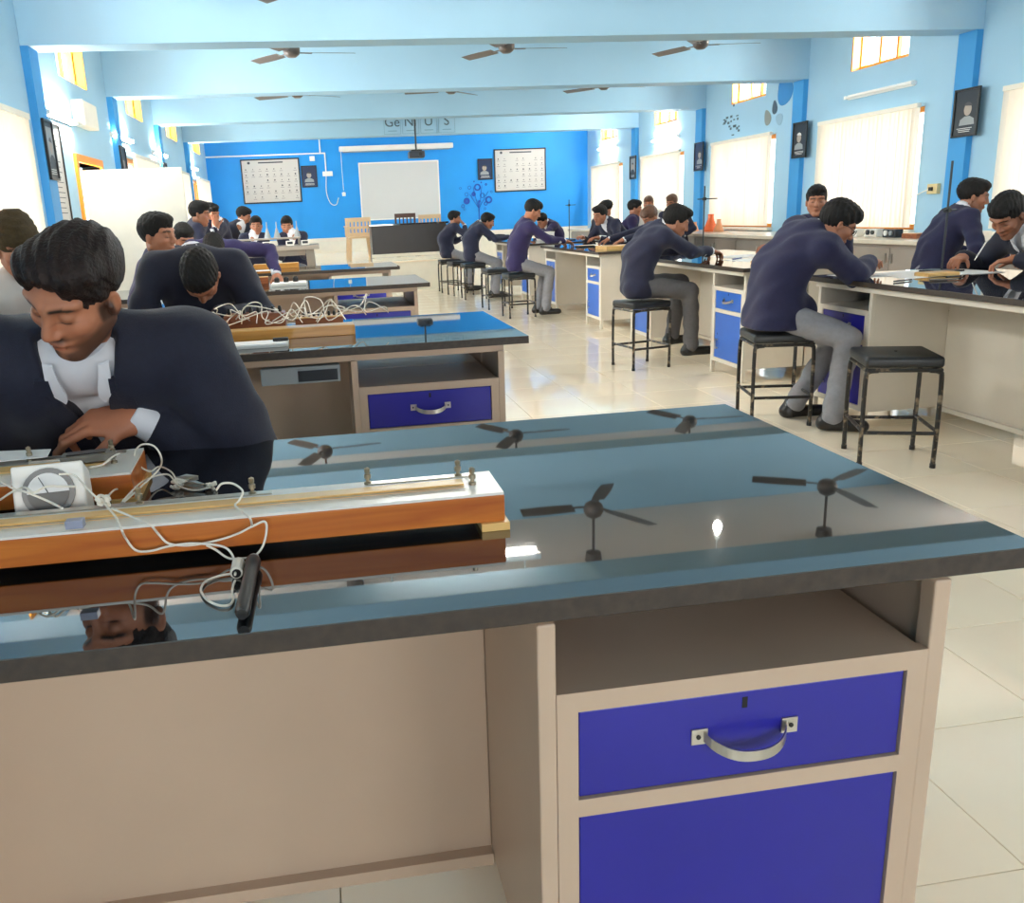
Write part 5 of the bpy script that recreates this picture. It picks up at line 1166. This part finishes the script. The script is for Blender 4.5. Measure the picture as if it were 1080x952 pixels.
# left column
person('student in dark blazer with head bowed low over the second bench', (-.58, 4.44, pz+.02), -90, (-.53, 4.04, 1.095), neck=(-.575, 4.22, 1.17), hyaw=-96, hpitch=76, htilt=4, wl=(-.46, 3.98, .91), wr=(-.66, 3.98, .91), elbow_l=(1, .4, -.9), elbow_r=(-1, .4, -.9), top='blazer', blazer=True, hair='short', h=.011, headh=.0055, armr=1.2, spread=.175)
person('student in purple jumper sitting upright and looking right, behind bowed student', (-1.0, 5.28, pz), 12, (-.885, 5.15, 1.27), hyaw=-28, hpitch=4, top='purple', hair='short', h=.014, headh=.006, eyes=True, beard=.15)
person('student in olive knit cap and pale jacket at far left', (-1.36, 4.32, pz), -50, (-1.285, 4.02, 1.255), hyaw=-60, hpitch=20, wl=(-1.0, 4.0, .91), wr=(-1.3, 3.98, .91), top='pale', hair='cap', hm=CLOTH['olive'], h=.014, headh=.007)
person('student in purple jumper slumped over third bench, arm stretched out', (-.84, 7.36, pz), -90, (-.80, 7.02, 1.13), neck=(-.82, 7.18, 1.18), hyaw=-80, hpitch=70, wl=(-.34, 7.12, .91), wr=(-1.1, 7.05, .91), elbow_l=(1, .3, -.2), top='purple', hair='short', h=.014, headh=.007, armr=1.15)
person('dark-haired student mostly hidden behind the slumped purple-jumper student', (-1.15, 8.05, pz), -70, (-1.15, 7.95, 1.215), hyaw=-60, hpitch=30, top='navy', hair='short', h=.02, headh=.008)
person('student in navy jumper standing in profile by fourth bench', (-1.36, 9.72, .90), 10, (-1.19, 9.55, 1.435), hyaw=-5, hpitch=12, wr=(-.9, 9.4, 1.1), wl=(-.95, 9.8, 1.1), feet=[(-1.4, 9.85, .085), (-1.36, 9.6, .085)], top='navy', hair='quiff', h=.016, headh=.008)
person('student with hand on cheek standing beside the profile student', (-1.24, 10.45, .90), -20, (-1.16, 10.3, 1.43), hyaw=-40, hpitch=12, wr=(-1.1, 10.1, 1.28), feet=[(-1.24, 10.6, .085), (-1.3, 10.4, .085)], top='navy', hair='short', h=.018, headh=.008, hr=dict(fwd=(0, .2, 1), curl=30))
LH = person('student in dark blazer with white lanyard behind the instrument table', (-1.1, 13.0, .90), -60, (-1.0, 12.9, 1.42), hyaw=-10, hpitch=22, wl=(-1.0, 12.68, 1.08), wr=(-1.28, 12.62, 1.08), feet=[(-1.0, 13.1, .085), (-1.2, 13.0, .085)], top='blazer', blazer=True, vneck=True, hair='short', h=.017, headh=.008)
person('student facing camera behind instrument table, left of the two', (-.85, 12.42, pz), -90, (-.80, 12.32, 1.282), hyaw=-88, hpitch=6, wl=(-.68, 12.0, .94), wr=(-.95, 12.0, .94), top='navy', vneck=True, hair='short', h=.018, headh=.008, eyes=True, spread=.14, elbow_l=(.1, 0, -1), elbow_r=(-.1, 0, -1))
person('student facing camera behind instrument table, right of the two', (-.32, 12.45, pz), -90, (-.385, 12.35, 1.262), hyaw=-92, hpitch=14, wl=(-.25, 12.0, .94), wr=(-.5, 12.0, .94), top='navy', vneck=True, hair='short', h=.018, headh=.008, eyes=True, spread=.14, elbow_l=(.1, 0, -1), elbow_r=(-.1, 0, -1))
